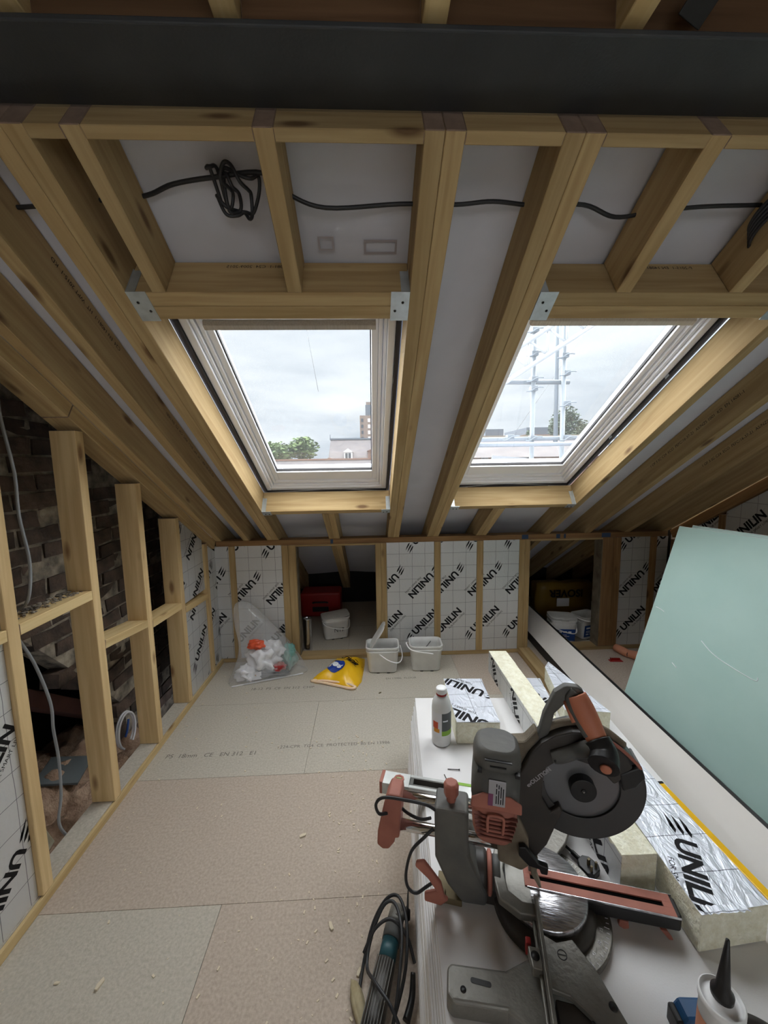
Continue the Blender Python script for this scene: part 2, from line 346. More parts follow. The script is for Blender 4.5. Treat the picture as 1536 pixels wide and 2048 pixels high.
# ---- roof space frame: s runs down the slope, n is the height above the rafters' lower faces
TH = .5565; CS, SN = math.cos(TH), math.sin(TH); Z0 = 2.7532
def RP(x, s, n=0): return Vector((x, s*CS + n*SN, Z0 - s*SN + n*CS))
RX, RS, RN = Vector((1, 0, 0)), Vector((0, CS, -SN)), Vector((0, SN, CS))
MR = frame_M((0, 0, Z0), RX, -RS, RN)     # local x = X, local y = -s, local z = n  (right handed)

# ---- lettering ------------------------------------------------------------
_tc = {}
def textpolys(body, size=1.0, bold=.0, sx=1.0):
    k = (body, size, bold, sx)
    if k not in _tc:
        c = bpy.data.curves.new('t', 'FONT'); c.body = body; c.size = size; c.align_x = 'CENTER'; c.align_y = 'CENTER'; c.offset = bold; c.resolution_u = 3
        o = bpy.data.objects.new('t', c); COL.objects.link(o); me = bpy.data.meshes.new_from_object(o)
        _tc[k] = [[(me.vertices[i].co.x*sx, me.vertices[i].co.y) for i in p.vertices] for p in me.polygons]
        bpy.data.objects.remove(o); bpy.data.curves.remove(c); bpy.data.meshes.remove(me)
    return _tc[k]
def T2(polys, cx, cy, a=0, s=1.0):
    ca, sa = math.cos(a)*s, math.sin(a)*s
    return [[(cx + x*ca - y*sa, cy + x*sa + y*ca) for x, y in p] for p in polys]
def brand_unit():
    P_ = list(textpolys('UNILIN', .074, .0028, 1.02))
    for k in range(3):                       # three flame strokes left of the word
        y0 = -.024 + k*.019
        P_.append([(-.205, y0-.010), (-.158, y0-.001), (-.150, y0+.008), (-.178, y0+.004)])
        P_.append([(-.178, y0+.004), (-.158, y0-.001), (-.136, y0+.009), (-.150, y0+.013)])
    P_ += T2(textpolys('FOR SMART LIVING', .020), .04, -.045)
    return P_
_unit = None
def lettering(name, parent, M, poly, polys, mat='ink', lift=.0006):
    """flat print: 2d polygons clipped to a convex outline, lifted just off the face; M maps (x,y,0)"""
    bm = bmesh.new()
    for p in polys:
        try: bm.faces.new([bm.verts.new((x, y, 0)) for x, y in p])
        except ValueError: pass
    n = len(poly); cx = sum(p[0] for p in poly)/n; cy = sum(p[1] for p in poly)/n
    for i in range(n):
        a, b = poly[i], poly[(i+1) % n]; d = Vector((b[0]-a[0], b[1]-a[1], 0)); nn = Vector((d.y, -d.x, 0)).normalized()
        if nn.dot(Vector((cx-a[0], cy-a[1], 0))) > 0: nn = -nn
        bmesh.ops.bisect_plane(bm, geom=bm.verts[:]+bm.edges[:]+bm.faces[:], plane_co=Vector((a[0], a[1], 0)) - nn*.001, plane_no=nn, clear_outer=True)
    if not bm.faces: bm.free(); return None
    for v in bm.verts: v.co.z = lift
    for f in bm.faces:
        f.normal_update()
        if f.normal.z < 0: f.normal_flip()
    me = bpy.data.meshes.new(name); bm.to_mesh(me); bm.free(); me.materials.append(M_[mat])
    return link(name, me, parent, M)
def lattice(w, h, ux, uz, x0=0, z0=0):
    global _unit
    if _unit is None: _unit = brand_unit()
    out = []
    for i in range(-3, 6):
        for j in range(-3, 4):
            cx, cz = ux + .27*i, uz + .72*j
            if x0-.25 < cx < x0+w+.25 and z0-.25 < cz < z0+h+.25: out += T2(_unit, cx, cz, R(46))
            cx, cz = ux - .03 + .27*i, uz + .30 + .72*j
            if x0-.25 < cx < x0+w+.25 and z0-.25 < cz < z0+h+.25: out += T2(_unit, cx, cz, R(226))
    return out
def foil_board(name, label, M, poly, t, polys, facing='foil', group=None, cat='insulation board'):
    """foil-faced foam board: outline poly in local xy, printed face at local z=0, thickness t behind"""
    o = thing(name, label, cat, group=group, M=M)
    bm = bmesh.new(); prism(bm, poly, -t, 0, mi=0, mi_side=1)
    fin('foam_core', bm, ['foam', 'foam'], o, bevel=.003, bseg=1)
    bm = bmesh.new(); prism(bm, poly, 0, .0008); fin('foil_facing', bm, facing, o)
    lettering('printed_lettering', o, wm(o), poly, polys, lift=.0014)
    return o

def struct(name, parent=None): return tag(link(name, None), kind='structure')
def sbox(name, mat, dims, parent=None, bevel=0, M=None):
    bm = bmesh.new(); box(bm, *dims); return fin(name, bm, mat, parent, M, bevel=bevel)
def wall_board(name, parent, M, w, h, t, ux, uz, poly=None, facing='foil'):
    """insulation board set into a wall: part > foam_core/foil_facing/lettering"""
    poly = poly or [(0, 0), (w, 0), (w, h), (0, h)]
    bm = bmesh.new(); prism(bm, poly, -t, 0, mi=0, mi_side=1)
    o = fin(name, bm, ['foam', 'foam'], parent, M)
    bm = bmesh.new(); prism(bm, poly, 0, .0008); fin('foil_facing', bm, facing, o)
    xs = [p[0] for p in poly]; ys = [p[1] for p in poly]
    lettering('printed_lettering', o, wm(o), poly, lattice(max(xs)-min(xs), max(ys)-min(ys), ux, uz, min(xs), min(ys)), lift=.0014)
    return o

# ================================================================== FLOOR
floor = struct('floor')
rows = [(-2.6, -1.765, [.3]), (-1.765, -1.175, [-.2, 1.4]), (-1.175, -.585, [.55]), (-.585, .005, [-.9, 1.2]), (.005, .595, [.35]), (.595, 1.185, [-.54, 1.30]),
        (1.185, 1.747, [.9]), (1.747, 2.335, [-.35, 1.75]), (2.335, 2.925, [.62]), (2.925, 3.5, [-.2, 1.6]), (3.5, 4.42, [.5])]
for i, (y0, y1, cuts) in enumerate(rows):
    xs = [-1.27] + cuts + [2.46]
    for k in range(len(xs)-1):
        m = 'chip1' if i == 6 else 'chip2'
        if i in (5, 8, 3) and k == 1: m = 'chip1'
        sbox('floor_panel', m, (xs[k]+.0008, xs[k+1]-.0008, y0+.0008, y1-.0008, -.018, 0), floor)
sbox('subfloor', 'soot', (-1.27, 2.46, -2.6, 4.42, -.06, -.0185), floor)
def floor_text(body, x, y, size, a=0):
    pl = T2(textpolys(body, size, .0), 0, 0); M = Matrix.Translation((x, y, 0)) @ Matrix.Rotation(a, 4, 'Z')
    w = 3.0; lettering('printed_lettering', floor, M, [(-w, -.1), (w, -.1), (w, .1), (-w, .1)], pl, mat='ink_grey', lift=.0006)
floor_text('P5  18mm   CE   EN 312   E1', -.86, 1.90, .040)
floor_text('1224-CPR  TG4  CE  PROTECTED  BS EN 13986', -.22, 1.935, .030)
floor_text('18-12  P5  CE  EN 312  CHIP', -.62, 2.50, .036)
floor_text('EN 13986  FLOOR', .20, 2.57, .028)

# ================================================================== CEILING (roof slope)
ceil = struct('ceiling')
RAFT = [(-1.157, -1.113), (-.952, -.908), (-.775, -.732), (-.731, -.687), (.133, .1765), (.1775, .221), (.436, .4795), (.4805, .524), (1.345, 1.389), (1.667, 1.711), (1.983, 2.027), (2.285, 2.329)]
S_TOP, S_BOT, DP = 1.049, 4.98, .14
def rafter(x0, x1, s0, s1, name='rafter', d=DP, mat='timber'):
    xm = (x0+x1)/2
    return timber(name, RP(xm, s0, d/2), RP(xm, s1, d/2), x1-x0, d, up=RN, parent=ceil, mat=mat)
for a, b in RAFT: rafter(a, b, S_TOP, S_BOT)
ST0, ST1, SB = 1.413, 1.501, 2.898
for a, b in [(-.613, -.573), (-.226, -.184), (.757, .801), (1.108, 1.150)]: rafter(a, b, S_TOP, ST0)
for a, b, s0 in [(-.311, -.272, SB+.045), (-.271, -.229, SB+.045), (.812, .852, SB+.02), (.853, .893, SB+.02)]: rafter(a, b, s0, S_BOT, 'jack_rafter')
allr = sorted(RAFT + [(-.613, -.573), (-.226, -.184), (.757, .801), (1.108, 1.150)])
prev = -1.45
for a, b in allr + [(2.45, 2.45)]:
    if a - prev > .03: timber('noggin', RP(prev, S_TOP+.013, DP/2), RP(a, S_TOP+.013, DP/2), .024, DP, up=RN, parent=ceil, mat='timber_old' if prev < -.7 else 'timber')
    prev = b
def trimmer(x0, x1, s0, s1, d=DP): timber('trimmer', RP(x0, (s0+s1)/2, d/2), RP(x1, (s0+s1)/2, d/2), s1-s0, d, up=RN, parent=ceil)
for x0, x1 in ((-.687, .133), (.524, 1.345)):
    trimmer(x0, x1, ST0, (ST0+ST1)/2-.0006); trimmer(x0, x1, (ST0+ST1)/2+.0006, ST1)
trimmer(-.687, .133, SB, SB+.044); trimmer(.524, 1.345, SB-.022, SB+.02)
def hanger(x, side, s0, s1, low=False):
    """pressed steel hanger wrapping the trimmer end; x = rafter face, side = direction of the trimmer"""
    w = .056*side; xa, xb = sorted((x, x+w)); xc, xd = sorted((x, x+.002*side))
    bm = bmesh.new()
    box(bm, xa, xb, -s1-.004, -s0+.004, -.0022, -.0002)
    box(bm, xc, xd, -s1-.004, -s0+.004, -.002, .10)
    box(bm, xa if side > 0 else xb-.026, xa+.026 if side > 0 else xb, -s0+.001, -s0+.003, 0, .095)
    box(bm, xa if side > 0 else xb-.024, xa+.024 if side > 0 else xb, -s1-.003, -s1-.001, 0, .085)
    o = fin('joist_hanger', bm, 'galv', ceil, MR)
    pts = [(x+w*.35, -s0-.03), (x+w*.75, -s1+.03 if s1-s0 > .06 else -s1+.01)]
    for px, py in pts:
        bm = bmesh.new(); lathe(bm, [(0, -.0045), (.0035, -.004), (.0042, -.0022), (0, -.0022)], 10, Matrix.Translation((px, py, 0))); fin('nail', bm, 'nail', o, MR)
for x, sd in ((-.687, 1), (.133, -1), (.524, 1), (1.345, -1)):
    hanger(x, sd, ST0, ST1)
hanger(-.687, 1, SB, SB+.044); hanger(.133, -1, SB, SB+.044); hanger(.524, 1, SB-.022, SB+.02); hanger(1.345, -1, SB-.022, SB+.02)
# breathable membrane above the rafters, with the two window openings left out
bm = bmesh.new(); grid = {}
nx, ns = 130, 74; X0, X1, SA, SE = -1.64, 2.46, .98, 5.05
bays = sorted(set([(a+b)/2 for a, b in RAFT]))
HOLES = [(-.688, .134), (.523, 1.346)]
def bay(x):
    for a, b in zip(bays, bays[1:]):
        if a <= x <= b: return math.sin(math.pi*(x-a)/(b-a))**2 if b-a > .1 else 0
    return 0
xsg = sorted([X0 + (X1-X0)*i/nx for i in range(nx+1)] + [h for hh in HOLES for h in hh])
ssg = sorted([SA + (SE-SA)*j/ns for j in range(ns+1)] + [ST1, SB, SB-.022])
for i, x in enumerate(xsg):
    for j, s in enumerate(ssg):
        b_ = bay(x); wr = noise.noise(Vector((x*1.2, s*5.0, 3))) + .5*noise.noise(Vector((x*3, s*13, 9)))
        grid[i, j] = bm.verts.new((x, -s, .1415 + b_*(.015 + .015*max(-1, wr + .5*noise.noise(Vector((x*2, s*26, 4)))))))
for i in range(len(xsg)-1):
    for j in range(len(ssg)-1):
        xm, sm = (xsg[i]+xsg[i+1])/2, (ssg[j]+ssg[j+1])/2
        if any(a < xm < b for a, b in HOLES) and ST1 < sm < (SB if xm < .3 else SB-.022): continue
        bm.faces.new((grid[i, j], grid[i+1, j], grid[i+1, j+1], grid[i, j+1]))
fin('roof_membrane', bm, 'felt', ceil, MR, smooth=True)
for xa, xb, yc in ((-.135, -.088, 1.225), (.0, .098, 1.232)):          # faint factory print on the membrane
    bm = bmesh.new(); sc_ = (yc-.138*SN)/CS
    for d in ((xa, xb, -sc_-.020, -sc_-.014), (xa, xb, -sc_+.014, -sc_+.020), (xa, xa+.006, -sc_-.014, -sc_+.014), (xb-.006, xb, -sc_-.014, -sc_+.014)): box(bm, d[0], d[1], d[2], d[3], .1378, .1382)
    fin('membrane_print', bm, 'membrane_ink', ceil, MR)
# printed strength marks on two rafters and two trimmers
def mark(body, M, size): lettering('printed_lettering', ceil, M, [(-2, -.1), (2, -.1), (2, .1), (-2, .1)], textpolys(body, size), mat='ink', lift=.0006)
mark('KD  C24  EN 14081-1  HT  WPT 2015-1  PEFC  C24  KD  EN 14081', frame_M(RP(-.908, 2.35, .112), RS, RN, Vector((1, 0, 0))) @ Matrix.Rotation(math.pi, 4, 'Z'), .020)
mark('C24  EN 14081-1  HT  WPT 2015-1  KD', frame_M(RP(-.908, 1.55, .112), RS, RN, Vector((1, 0, 0))) @ Matrix.Rotation(math.pi, 4, 'Z'), .020)
mark('C-EN 14081-1  C24  2009-2015', frame_M(RP(-.30, ST0, .118), -RX, RN, -RS), .018)
mark('P-2015-1  EN 14081   C24 2009', frame_M(RP(.92, ST0, .118), -RX, RN, -RS), .018)
for xr, sx2 in ((1.667, 1), (1.983, 1)):
    mark('1 OF 3 SC C24  ECO  PEFC/16-37-21  AS/NZS 1001  KD  EN 14081-1', frame_M(RP(xr, 2.25, .085), -RS, RN, Vector((-1, 0, 0))), .022)
# flat ceiling over the near end of the room
for a, b in [(-.98, -.936), (-.62, -.576), (-.256, -.212), (.113, .157), (.476, .520), (.840, .884), (1.204, 1.248), (1.568, 1.612), (1.932, 1.976)]:
    timber('ceiling_joist', ((a+b)/2, -2.6, 2.36), ((a+b)/2, .838, 2.36), b-a, .145, parent=ceil, mat='batten')
js = [-1.46, -.98, -.936, -.62, -.576, -.256, -.212, .113, .157, .476, .520, .840, .884, 1.204, 1.248, 1.568, 1.612, 1.932, 1.976, 2.45]
for k in range(0, len(js), 2): timber('blocking', (js[k]+.001, .818, 2.355), (js[k+1]-.001, .818, 2.355), .044, .14, parent=ceil, mat='timber_dark')
sbox('deck', 'timber_dark', (-1.5, 2.5, -2.6, .86, 2.434, 2.452), ceil)

# ================================================================== STEEL BEAM
sb = thing('steel_beam', 'black painted steel beam spanning the ceiling above the rafters', 'beam', (0.5, .85, 2.262))
bm = bmesh.new()
prism(bm, [(-.080, 0), (.077, 0), (.077, .012), (.006, .014), (.006, .168), (.077, .168), (.077, .180), (-.080, .180), (-.080, .168), (-.006, .168), (-.006, .014), (-.080, .012)], -2.0, 2.0, 'x')
fin('flanged_section', bm, 'steel', sb, wm(sb), bevel=.003, bseg=2)
t_ = thing('black_tape_tab', 'small black plastic tab hanging below the ceiling joists, upper right', 'tab', (.60, .745, 2.30))
bm = bmesh.new(); box(bm, -.026, .026, -.002, .002, -.03, .03, Matrix.Rotation(R(50), 4, 'X') @ Matrix.Rotation(R(20), 4, 'Y')); fin('tab', bm, 'sawblack', t_, wm(t_), bevel=.001)
bm = bmesh.new(); tube(bm, [(0, .005, .02), (0, .02, .10)], .0015, 6); fin('cord', bm, 'cable_black', t_, wm(t_))

# ================================================================== ROOF WINDOWS
def roof_window(name, x0, s_top=1.51, s_bot=2.91):
    w = .78; x1 = x0+w; o = tag(link(name, None, None, MR), kind='structure')
    def ring(xa, xb, sa, sb_, t, tb, n0, n1, mat, nm, bev=.003):
        # t = side member width, tb = bottom/top member width
        for nmm, d in ((nm, (xa, xa+t, -sb_, -sa)), (nm, (xb-t, xb, -sb_, -sa)), (nm, (xa+t, xb-t, -sb_, -sb_+tb)), (nm, (xa+t, xb-t, -sa-tb, -sa))):
            b = bmesh.new(); box(b, d[0], d[1], d[2], d[3], n0, n1); fin(nmm, b, mat, o, MR, bevel=bev)
    ring(x0, x1, s_top, s_bot, .030, .030, .160, .285, 'pvc', 'frame_member')
    ring(x0+.0305, x1-.0305, s_top+.0305, s_bot-.0305, .014, .014, .174, .27, 'pvc', 'frame_step')
    ring(x0+.047, x1-.047, s_top+.047, s_bot-.047, .016, .020, .186, .262, 'pvc', 'sash_lip')
    ring(x0+.0635, x1-.0635, s_top+.065, s_bot-.0675, .028, .095, .198, .255, 'pvc', 'sash_member')
    g0, g1, h0, h1 = x0+.092, x1-.092, s_top+.161, s_bot-.163
    ring(g0, g1, h0, h1, .005, .005, .210, .224, 'gasket', 'gasket', bev=0)
    b = bmesh.new(); box(b, g0+.001, g1-.001, -h1+.001, -h0-.001, .2242, .2282); fin('pane', b, 'glass', o, MR)
    # ventilation bar
    b = bmesh.new(); prism(b, [(-.014, .0), (.016, .0), (.020, -.012), (.010, -.026), (-.010, -.026), (-.016, -.012)], x0+.075, x1-.075, 'x')
    for v in b.verts: v.co = Vector((v.co.x, -(s_top+.155)+v.co.y*1.0, .188+v.co.z))
    fin('ventilation_bar', b, 'board_edge', o, MR, bevel=.002)
    # dark collar added to stop daylight and blacken the frame gap, metal cover outside
    b = bmesh.new()
    for d in ((x0-.022, x0-.001, -s_bot-.02, -s_top+.05), (x1+.001, x1+.019, -s_bot-.02, -s_top+.05), (x0-.001, x1+.001, -s_bot-.02, -s_bot-.001), (x0-.001, x1+.001, -s_top+.001, -s_top+.05)):
        box(b, d[0], d[1], d[2], d[3], .146, .27)
    fin('collar', b, 'gasket', o, MR)
    b = bmesh.new()
    for d in ((x0-.05, x0+.05, -s_bot-.05, -s_top+.05), (x1-.05, x1+.05, -s_bot-.05, -s_top+.05), (x0+.05, x1-.05, -s_bot-.05, -s_bot+.05), (x0+.05, x1-.05, -s_top-.06, -s_top+.05)):
        box(b, d[0], d[1], d[2], d[3], .286, .30)
    fin('cover_flashing', b, 'fargrey', o, MR)
    for k in (0.30, .62):
        b = bmesh.new(); box(b, x1+.0005, x1+.012, -s_top-1.4*k-.012, -s_top-1.4*k+.012, .150, .164); fin('fixing_bracket', b, 'galv', o, MR)
    return o
w1 = roof_window('window_1', -.667); w2 = roof_window('window_2', .5455, 1.495, 2.882)

# ================================================================== LEFT WALL
wl = struct('wall_left')
XF, XB = -1.155, -1.255
STUDS = [(-.62, -.576), (-.25, -.206), (.10, .144), (.47, .514), (.84, .884), (1.211, 1.255), (1.590, 1.634), (1.951, 1.995), (2.309, 2.353), (2.680, 2.725)]
def zsoff(y): return Z0 - y*SN/CS
PT = .062
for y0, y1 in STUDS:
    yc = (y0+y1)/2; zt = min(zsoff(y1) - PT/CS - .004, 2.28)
    timber('stud', ((XF+XB)/2, yc, .041), ((XF+XB)/2, yc, zt), XF-XB, y1-y0, up=(0, 1, 0), parent=wl, mat='timber_lit')
sbox('sole_plate', 'chip2', (XB, XF-.0125, -2.6, 2.878, .0, .040), wl, bevel=.0015)
timber('edge_lath', (XF-.006, -2.6, .019), (XF-.006, 2.878, .019), .012, .037, parent=wl, mat='batten')
for a, b in ((1.052, 1.88), (1.882, 3.39)):
    xc = (XF+XB)/2; timber('top_plate', RP(xc, a, -PT/2), RP(xc, b, -PT/2), XF-XB, PT-.001, up=RN, parent=wl, mat='timber')
for y0, y1, za, zb in [(.144, .47, .98, .98), (.514, .84, .95, .95), (.884, 1.211, .99, .985), (1.255, 1.590, .985, .988), (1.634, 1.951, .752, .712), (1.995, 2.309, .690, .672), (2.353, 2.680, .630, .606)]:
    timber('noggin', ((XF+XB)/2, y0, za), ((XF+XB)/2, y1, zb), XF-XB, .038, parent=wl, mat='batten')
# insulation boards between the studs ; local x = +Y, local y = +Z, outward = +X
def LB(y0, y1, z0, z1, ux, uz, x=-1.172, ztop=None, t=.075):
    M = frame_M((x, y0, z0), Vector((0, 1, 0)), Vector((0, 0, 1)), Vector((1, 0, 0)))
    poly = [(0, 0), (y1-y0, 0), (y1-y0, (ztop or (z1, z1))[1]-z0), (0, (ztop or (z1, z1))[0]-z0)]
    return wall_board('insulation_board', wl, M, 0, 0, t, ux-y0, uz-z0, poly)
LB(.886, 1.209, .042, .962, 1.118, -.12)
LB(.886, 1.209, 1.008, 1.9, 1.10, 1.40)
LB(.516, .838, .042, .93, .70, .30)
LB(2.355, 2.678, .042, .588, 2.56, .32, ztop=(.608, .588))
LB(2.355, 2.678, .66, 1.2, 2.57, .72, ztop=(zsoff(2.355)-PT/CS-.006, zsoff(2.678)-PT/CS-.006))
LB(2.727, 2.890, .042, .85, 2.72, .38, ztop=(zsoff(2.727)-PT/CS-.01, zsoff(2.876)-PT/CS-.01))
sbox('back_lining', 'wallpaint', (-1.275, -1.26, -2.6, .47, .0, 2.43), wl)

# party wall of sooty bricks behind the studs
brk = []
for k in range(5):
    bm = bmesh.new(); box(bm, -.05, .05, -.107, .107, -.0325, .0325)
    bmesh.ops.subdivide_edges(bm, edges=bm.edges[:], cuts=1, use_grid_fill=True)
    for v in bm.verts: v.co += Vector([noise.noise(v.co*9 + Vector((k*7, a*3, 1)))*.010 for a in range(3)])
    me = bpy.data.meshes.new('brick'); bmesh.ops.recalc_face_normals(bm, faces=bm.faces); bm.to_mesh(me); bm.free(); me.materials.append(M_['brick']); brk.append(me)
def void_z(y):                     # bricks are missing below this height (opened-up hollow)
    if y < 1.52: return .90
    if y < 2.12: return .90 - (y-1.52)*1.15 + .05*math.sin(y*23)
    return -.2
XW = -1.425
for r in range(-1, 25):
    z = .02 + r*.0755
    for c in range(0, 10):
        y = .80 + c*.2265 + (.113 if r % 2 else 0)
        if y > 2.80 or z < void_z(y) or z > zsoff(y) + .02: continue
        o = link('brick', random.choice(brk), wl, Matrix.Translation((XW-.05+random.uniform(-.007, .007), y+random.uniform(-.003, .003), z)) @ Matrix.Rotation(R(random.uniform(-1.6, 1.6)), 4, 'X') @ Matrix.Rotation(R(random.choice((0, 180))), 4, 'Z'))
bm = bmesh.new()
prism(bm, [(.6, .88), (1.5, .88), (1.7, .66), (1.93, .40), (2.12, .16), (2.14, -.2), (2.98, -.2), (2.98, 1.05), (.6, 2.53)], XW-.11, XW-.007, 'x')
fin('mortar_bed', bm, 'mortar', wl)
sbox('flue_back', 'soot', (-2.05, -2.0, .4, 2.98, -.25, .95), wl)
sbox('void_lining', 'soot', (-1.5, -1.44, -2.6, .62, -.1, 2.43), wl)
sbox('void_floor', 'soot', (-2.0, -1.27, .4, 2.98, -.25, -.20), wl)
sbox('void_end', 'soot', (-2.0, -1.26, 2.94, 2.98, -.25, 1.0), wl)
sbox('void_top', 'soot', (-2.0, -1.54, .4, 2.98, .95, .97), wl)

# ================================================================== FAR (KNEE) WALL
wf = struct('wall_far'); YF = 2.881; YB = 2.976
timber('top_plate', (-1.155, (YF+YB)/2-.004, .9405), (2.33, (YF+YB)/2-.004, .9405), YB-YF, .040, parent=wf, mat='timber_old', kind=None)
for a, b in ((-1.155, 1.2), (1.46, 2.33)): timber('sole_plate', (a, (YF+YB)/2, .0155), (b, (YF+YB)/2, .0155), YB-YF, .029, parent=wf)
KS = [(-1.067, -1.022), (-.672, -.624), (-.622, -.566), (.038, .079), (.080, .122), (.492, .540), (.824, .873), (1.158, 1.199), (1.200, 1.240), (1.815, 1.905), (1.906, 1.965), (2.204, 2.252)]
for a, b in KS: timber('stud', ((a+b)/2, (YF+YB)/2, .031), ((a+b)/2, (YF+YB)/2, .9195), YB-YF, b-a, up=(1, 0, 0), parent=wf, mat='timber' if a < 1.5 else 'timber_old')
for x, w in ((-.30, .02), (1.17, .05), (1.44, .03), (1.50, .015), (1.80, .07)): sbox('blue_paint_mark', 'blue_chalk', (x, x+w, YF-.0048, YF-.0038, .924, .957), wf)
for a, b in ((-.566, .038), (1.24, 1.815)): timber('lintel', (a, (YF+YB)/2, .912), (b, (YF+YB)/2, .912), YB-YF, .014, parent=wf)
sbox('reveal_edge', 'dust', (1.808, 1.8145, YF-.002, YB+.004, .031, .904), wf)
sbox('reveal_edge', 'dust', (-.5655, -.562, YF+.02, YB+.004, .031, .904), wf)
def KB(x0, x1, ux, uz, y=YF+.006, z0=.032, z1=.918):
    M = frame_M((x0, y, z0), Vector((1, 0, 0)), Vector((0, 0, 1)), Vector((0, -1, 0)))
    return wall_board('insulation_board', wf, M, x1-x0, z1-z0, .075, ux-x0, uz-z0)
KB(-1.171, -1.069, -1.21, .30, z1=.918)
KB(-1.020, -.674, -.95, .26)
KB(.124, .490, .415, .277)
KB(.542, .822, .610, .284)
KB(.875, 1.156, .910, .290)
KB(1.967, 2.202, 2.10, .25, y=YF+.012)
KB(2.254, 2.346, 2.37, .27, y=YF+.012)

# ================================================================== RIGHT WALL
wr_ = struct('wall_right'); XR = 2.335
for y in (-.3, .1, .5, .9, 1.3, 1.68, 2.06, 2.44, 2.83):
    timber('stud', (XR+.048, y, .041), (XR+.048, y, min(2.28, zsoff(y+.022)-PT/CS-.004)), .095, .044, up=(0, 1, 0), parent=wr_, mat='timber_old')
timber('sole_plate', (XR+.048, -2.6, .02), (XR+.048, 2.878, .02), .095, .04, parent=wr_)
timber('top_plate', RP(XR+.048, 1.052, -PT/2), RP(XR+.048, 3.38, -PT/2), .095, PT-.001, up=RN, parent=wr_, mat='timber_old')
ys = [-.278, .122, .522, .922, 1.322, 1.702, 2.082, 2.462]; ye = [.078, .478, .878, 1.278, 1.658, 2.038, 2.418, 2.808]
for a, b in zip(ys, ye):
    M = frame_M((XR+.012, b, .042), Vector((0, -1, 0)), Vector((0, 0, 1)), Vector((-1, 0, 0)))
    za, zb = min(2.27, zsoff(a)-PT/CS-.008), min(2.27, zsoff(b)-PT/CS-.008)
    wall_board('insulation_board', wr_, M, 0, 0, .075, b-2.26, 1.10-.042, [(0, 0), (b-a, 0), (b-a, za-.042), (0, zb-.042)])
bm = bmesh.new(); prism(bm, [(-2.6, -.05), (4.2, -.05), (4.2, .20), (.78, 2.40), (-2.6, 2.40)], 2.44, 2.46, 'x'); fin('wall_lining', bm, 'wallpaint', wr_)
# ================================================================== BACK WALL (behind the camera) with a daylight opening
wb = struct('wall_back')
for d in ((-1.28, -.9, 0, 2.44), (1.5, 2.46, 0, 2.44), (-.9, 1.5, 0, .75), (-.9, 1.5, 2.15, 2.44)): sbox('wall_panel', 'wallpaint', (d[0], d[1], -2.78, -2.70, d[2], d[3]), wb)
for d in ((-1.28, -1.2), (2.4, 2.46)): sbox('wall_return', 'wallpaint', (d[0], d[1], -2.70, -2.6, 0, 2.44), wb)
# eaves space ends; black end board added to stop light leaking in
sbox('eaves_light_stop', 'soot', (-1.27, 2.46, 4.16, 4.20, 0, .40), wf)
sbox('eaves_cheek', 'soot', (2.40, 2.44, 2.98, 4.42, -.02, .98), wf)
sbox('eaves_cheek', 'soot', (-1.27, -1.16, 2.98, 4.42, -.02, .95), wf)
#PART3
S = .3125
# ================================================================== PLASTERBOARD STACK
ROT = -R(3.6)
for i in range(25):
    z1 = S - .0125*i; yf = 1.85 - .018*min(i, 6) + random.uniform(-.003, .003); xl = .160 - .0052*min(i, 5) - .0009*max(0, i-5) + random.uniform(-.0012, .0012)
    t_ = link('plasterboard_sheet', None, None, Matrix.Translation((xl, 1.0, z1-.0125)) @ Matrix.Rotation(ROT, 4, 'Z'))
    ORD = 'first second third fourth fifth sixth seventh eighth ninth tenth eleventh twelfth thirteenth fourteenth fifteenth sixteenth seventeenth eighteenth nineteenth twentieth'.split()
    nm = 'white plasterboard sheet on top of the stack, carrying the mitre saw' if i == 0 else ('%s plasterboard sheet from the top of the stack, only its edge showing' % ORD[i] if i < 20 else ('bottom' if i == 24 else ORD[24-i]) + ' plasterboard sheet ' + ('of the stack, lying on the floor' if i == 24 else 'above the bottom one of the stack'))
    tag(t_, nm, 'plasterboard', 'plasterboard sheets in the stack')
    bm = bmesh.new(); box(bm, 0, .9, yf-1-1.8, yf-1, .0003, .0122)
    for f in bm.faces:
        if abs(f.calc_center_median().z-.006) < .004: f.material_index = 1
    fin('gypsum_board', bm, ['board', 'board_edge'], t_, wm(t_), bevel=.0022, bseg=2)

def flatpoly(name, label, pts, z0, h, stamps, facing='foil_crinkle', group=None, cat='insulation offcut', jag=0):
    cx, cy = pts[0]; M = Matrix.Translation((cx, cy, z0+h))
    poly = [(p[0]-cx, p[1]-cy) for p in pts]
    pol = []
    global _unit
    for (x, y, a) in stamps: pol += T2(_unit, x-cx, y-cy, R(a))
    return foil_board(name, label, M, poly, h, pol, facing, group, cat)
flatpoly('foam_offcut', 'foil-faced foam block lying flat beside the white bottle', [(.352, 1.505), (.535, 1.492), (.553, 1.829), (.361, 1.842)], S+.001, .1, [(.43, 1.775, 142), (.385, 1.55, 142)])
flatpoly('foam_offcut', 'largest foil-faced foam block, front right of the stack with a torn corner', [(.775, .770), (.963, .784), (.958, 1.34), (.796, 1.34)], S+.001, .105, [(.825, .845, -118), (.80, 1.18, -118)])
flatpoly('foam_offcut', 'tapered foam wedge with blank crinkled foil, behind the saw handle', [(.862, 1.585), (1.055, 1.552), (.985, 2.005), (.94, 1.95)], S+.001, .082, [])
flatpoly('foam_offcut', 'thin foil-faced piece lying between the long plank and the wedge', [(.795, 1.66), (.862, 1.66), (.905, 1.93), (.795, 1.94)], S+.001, .03, [(.84, 1.72, -60)])
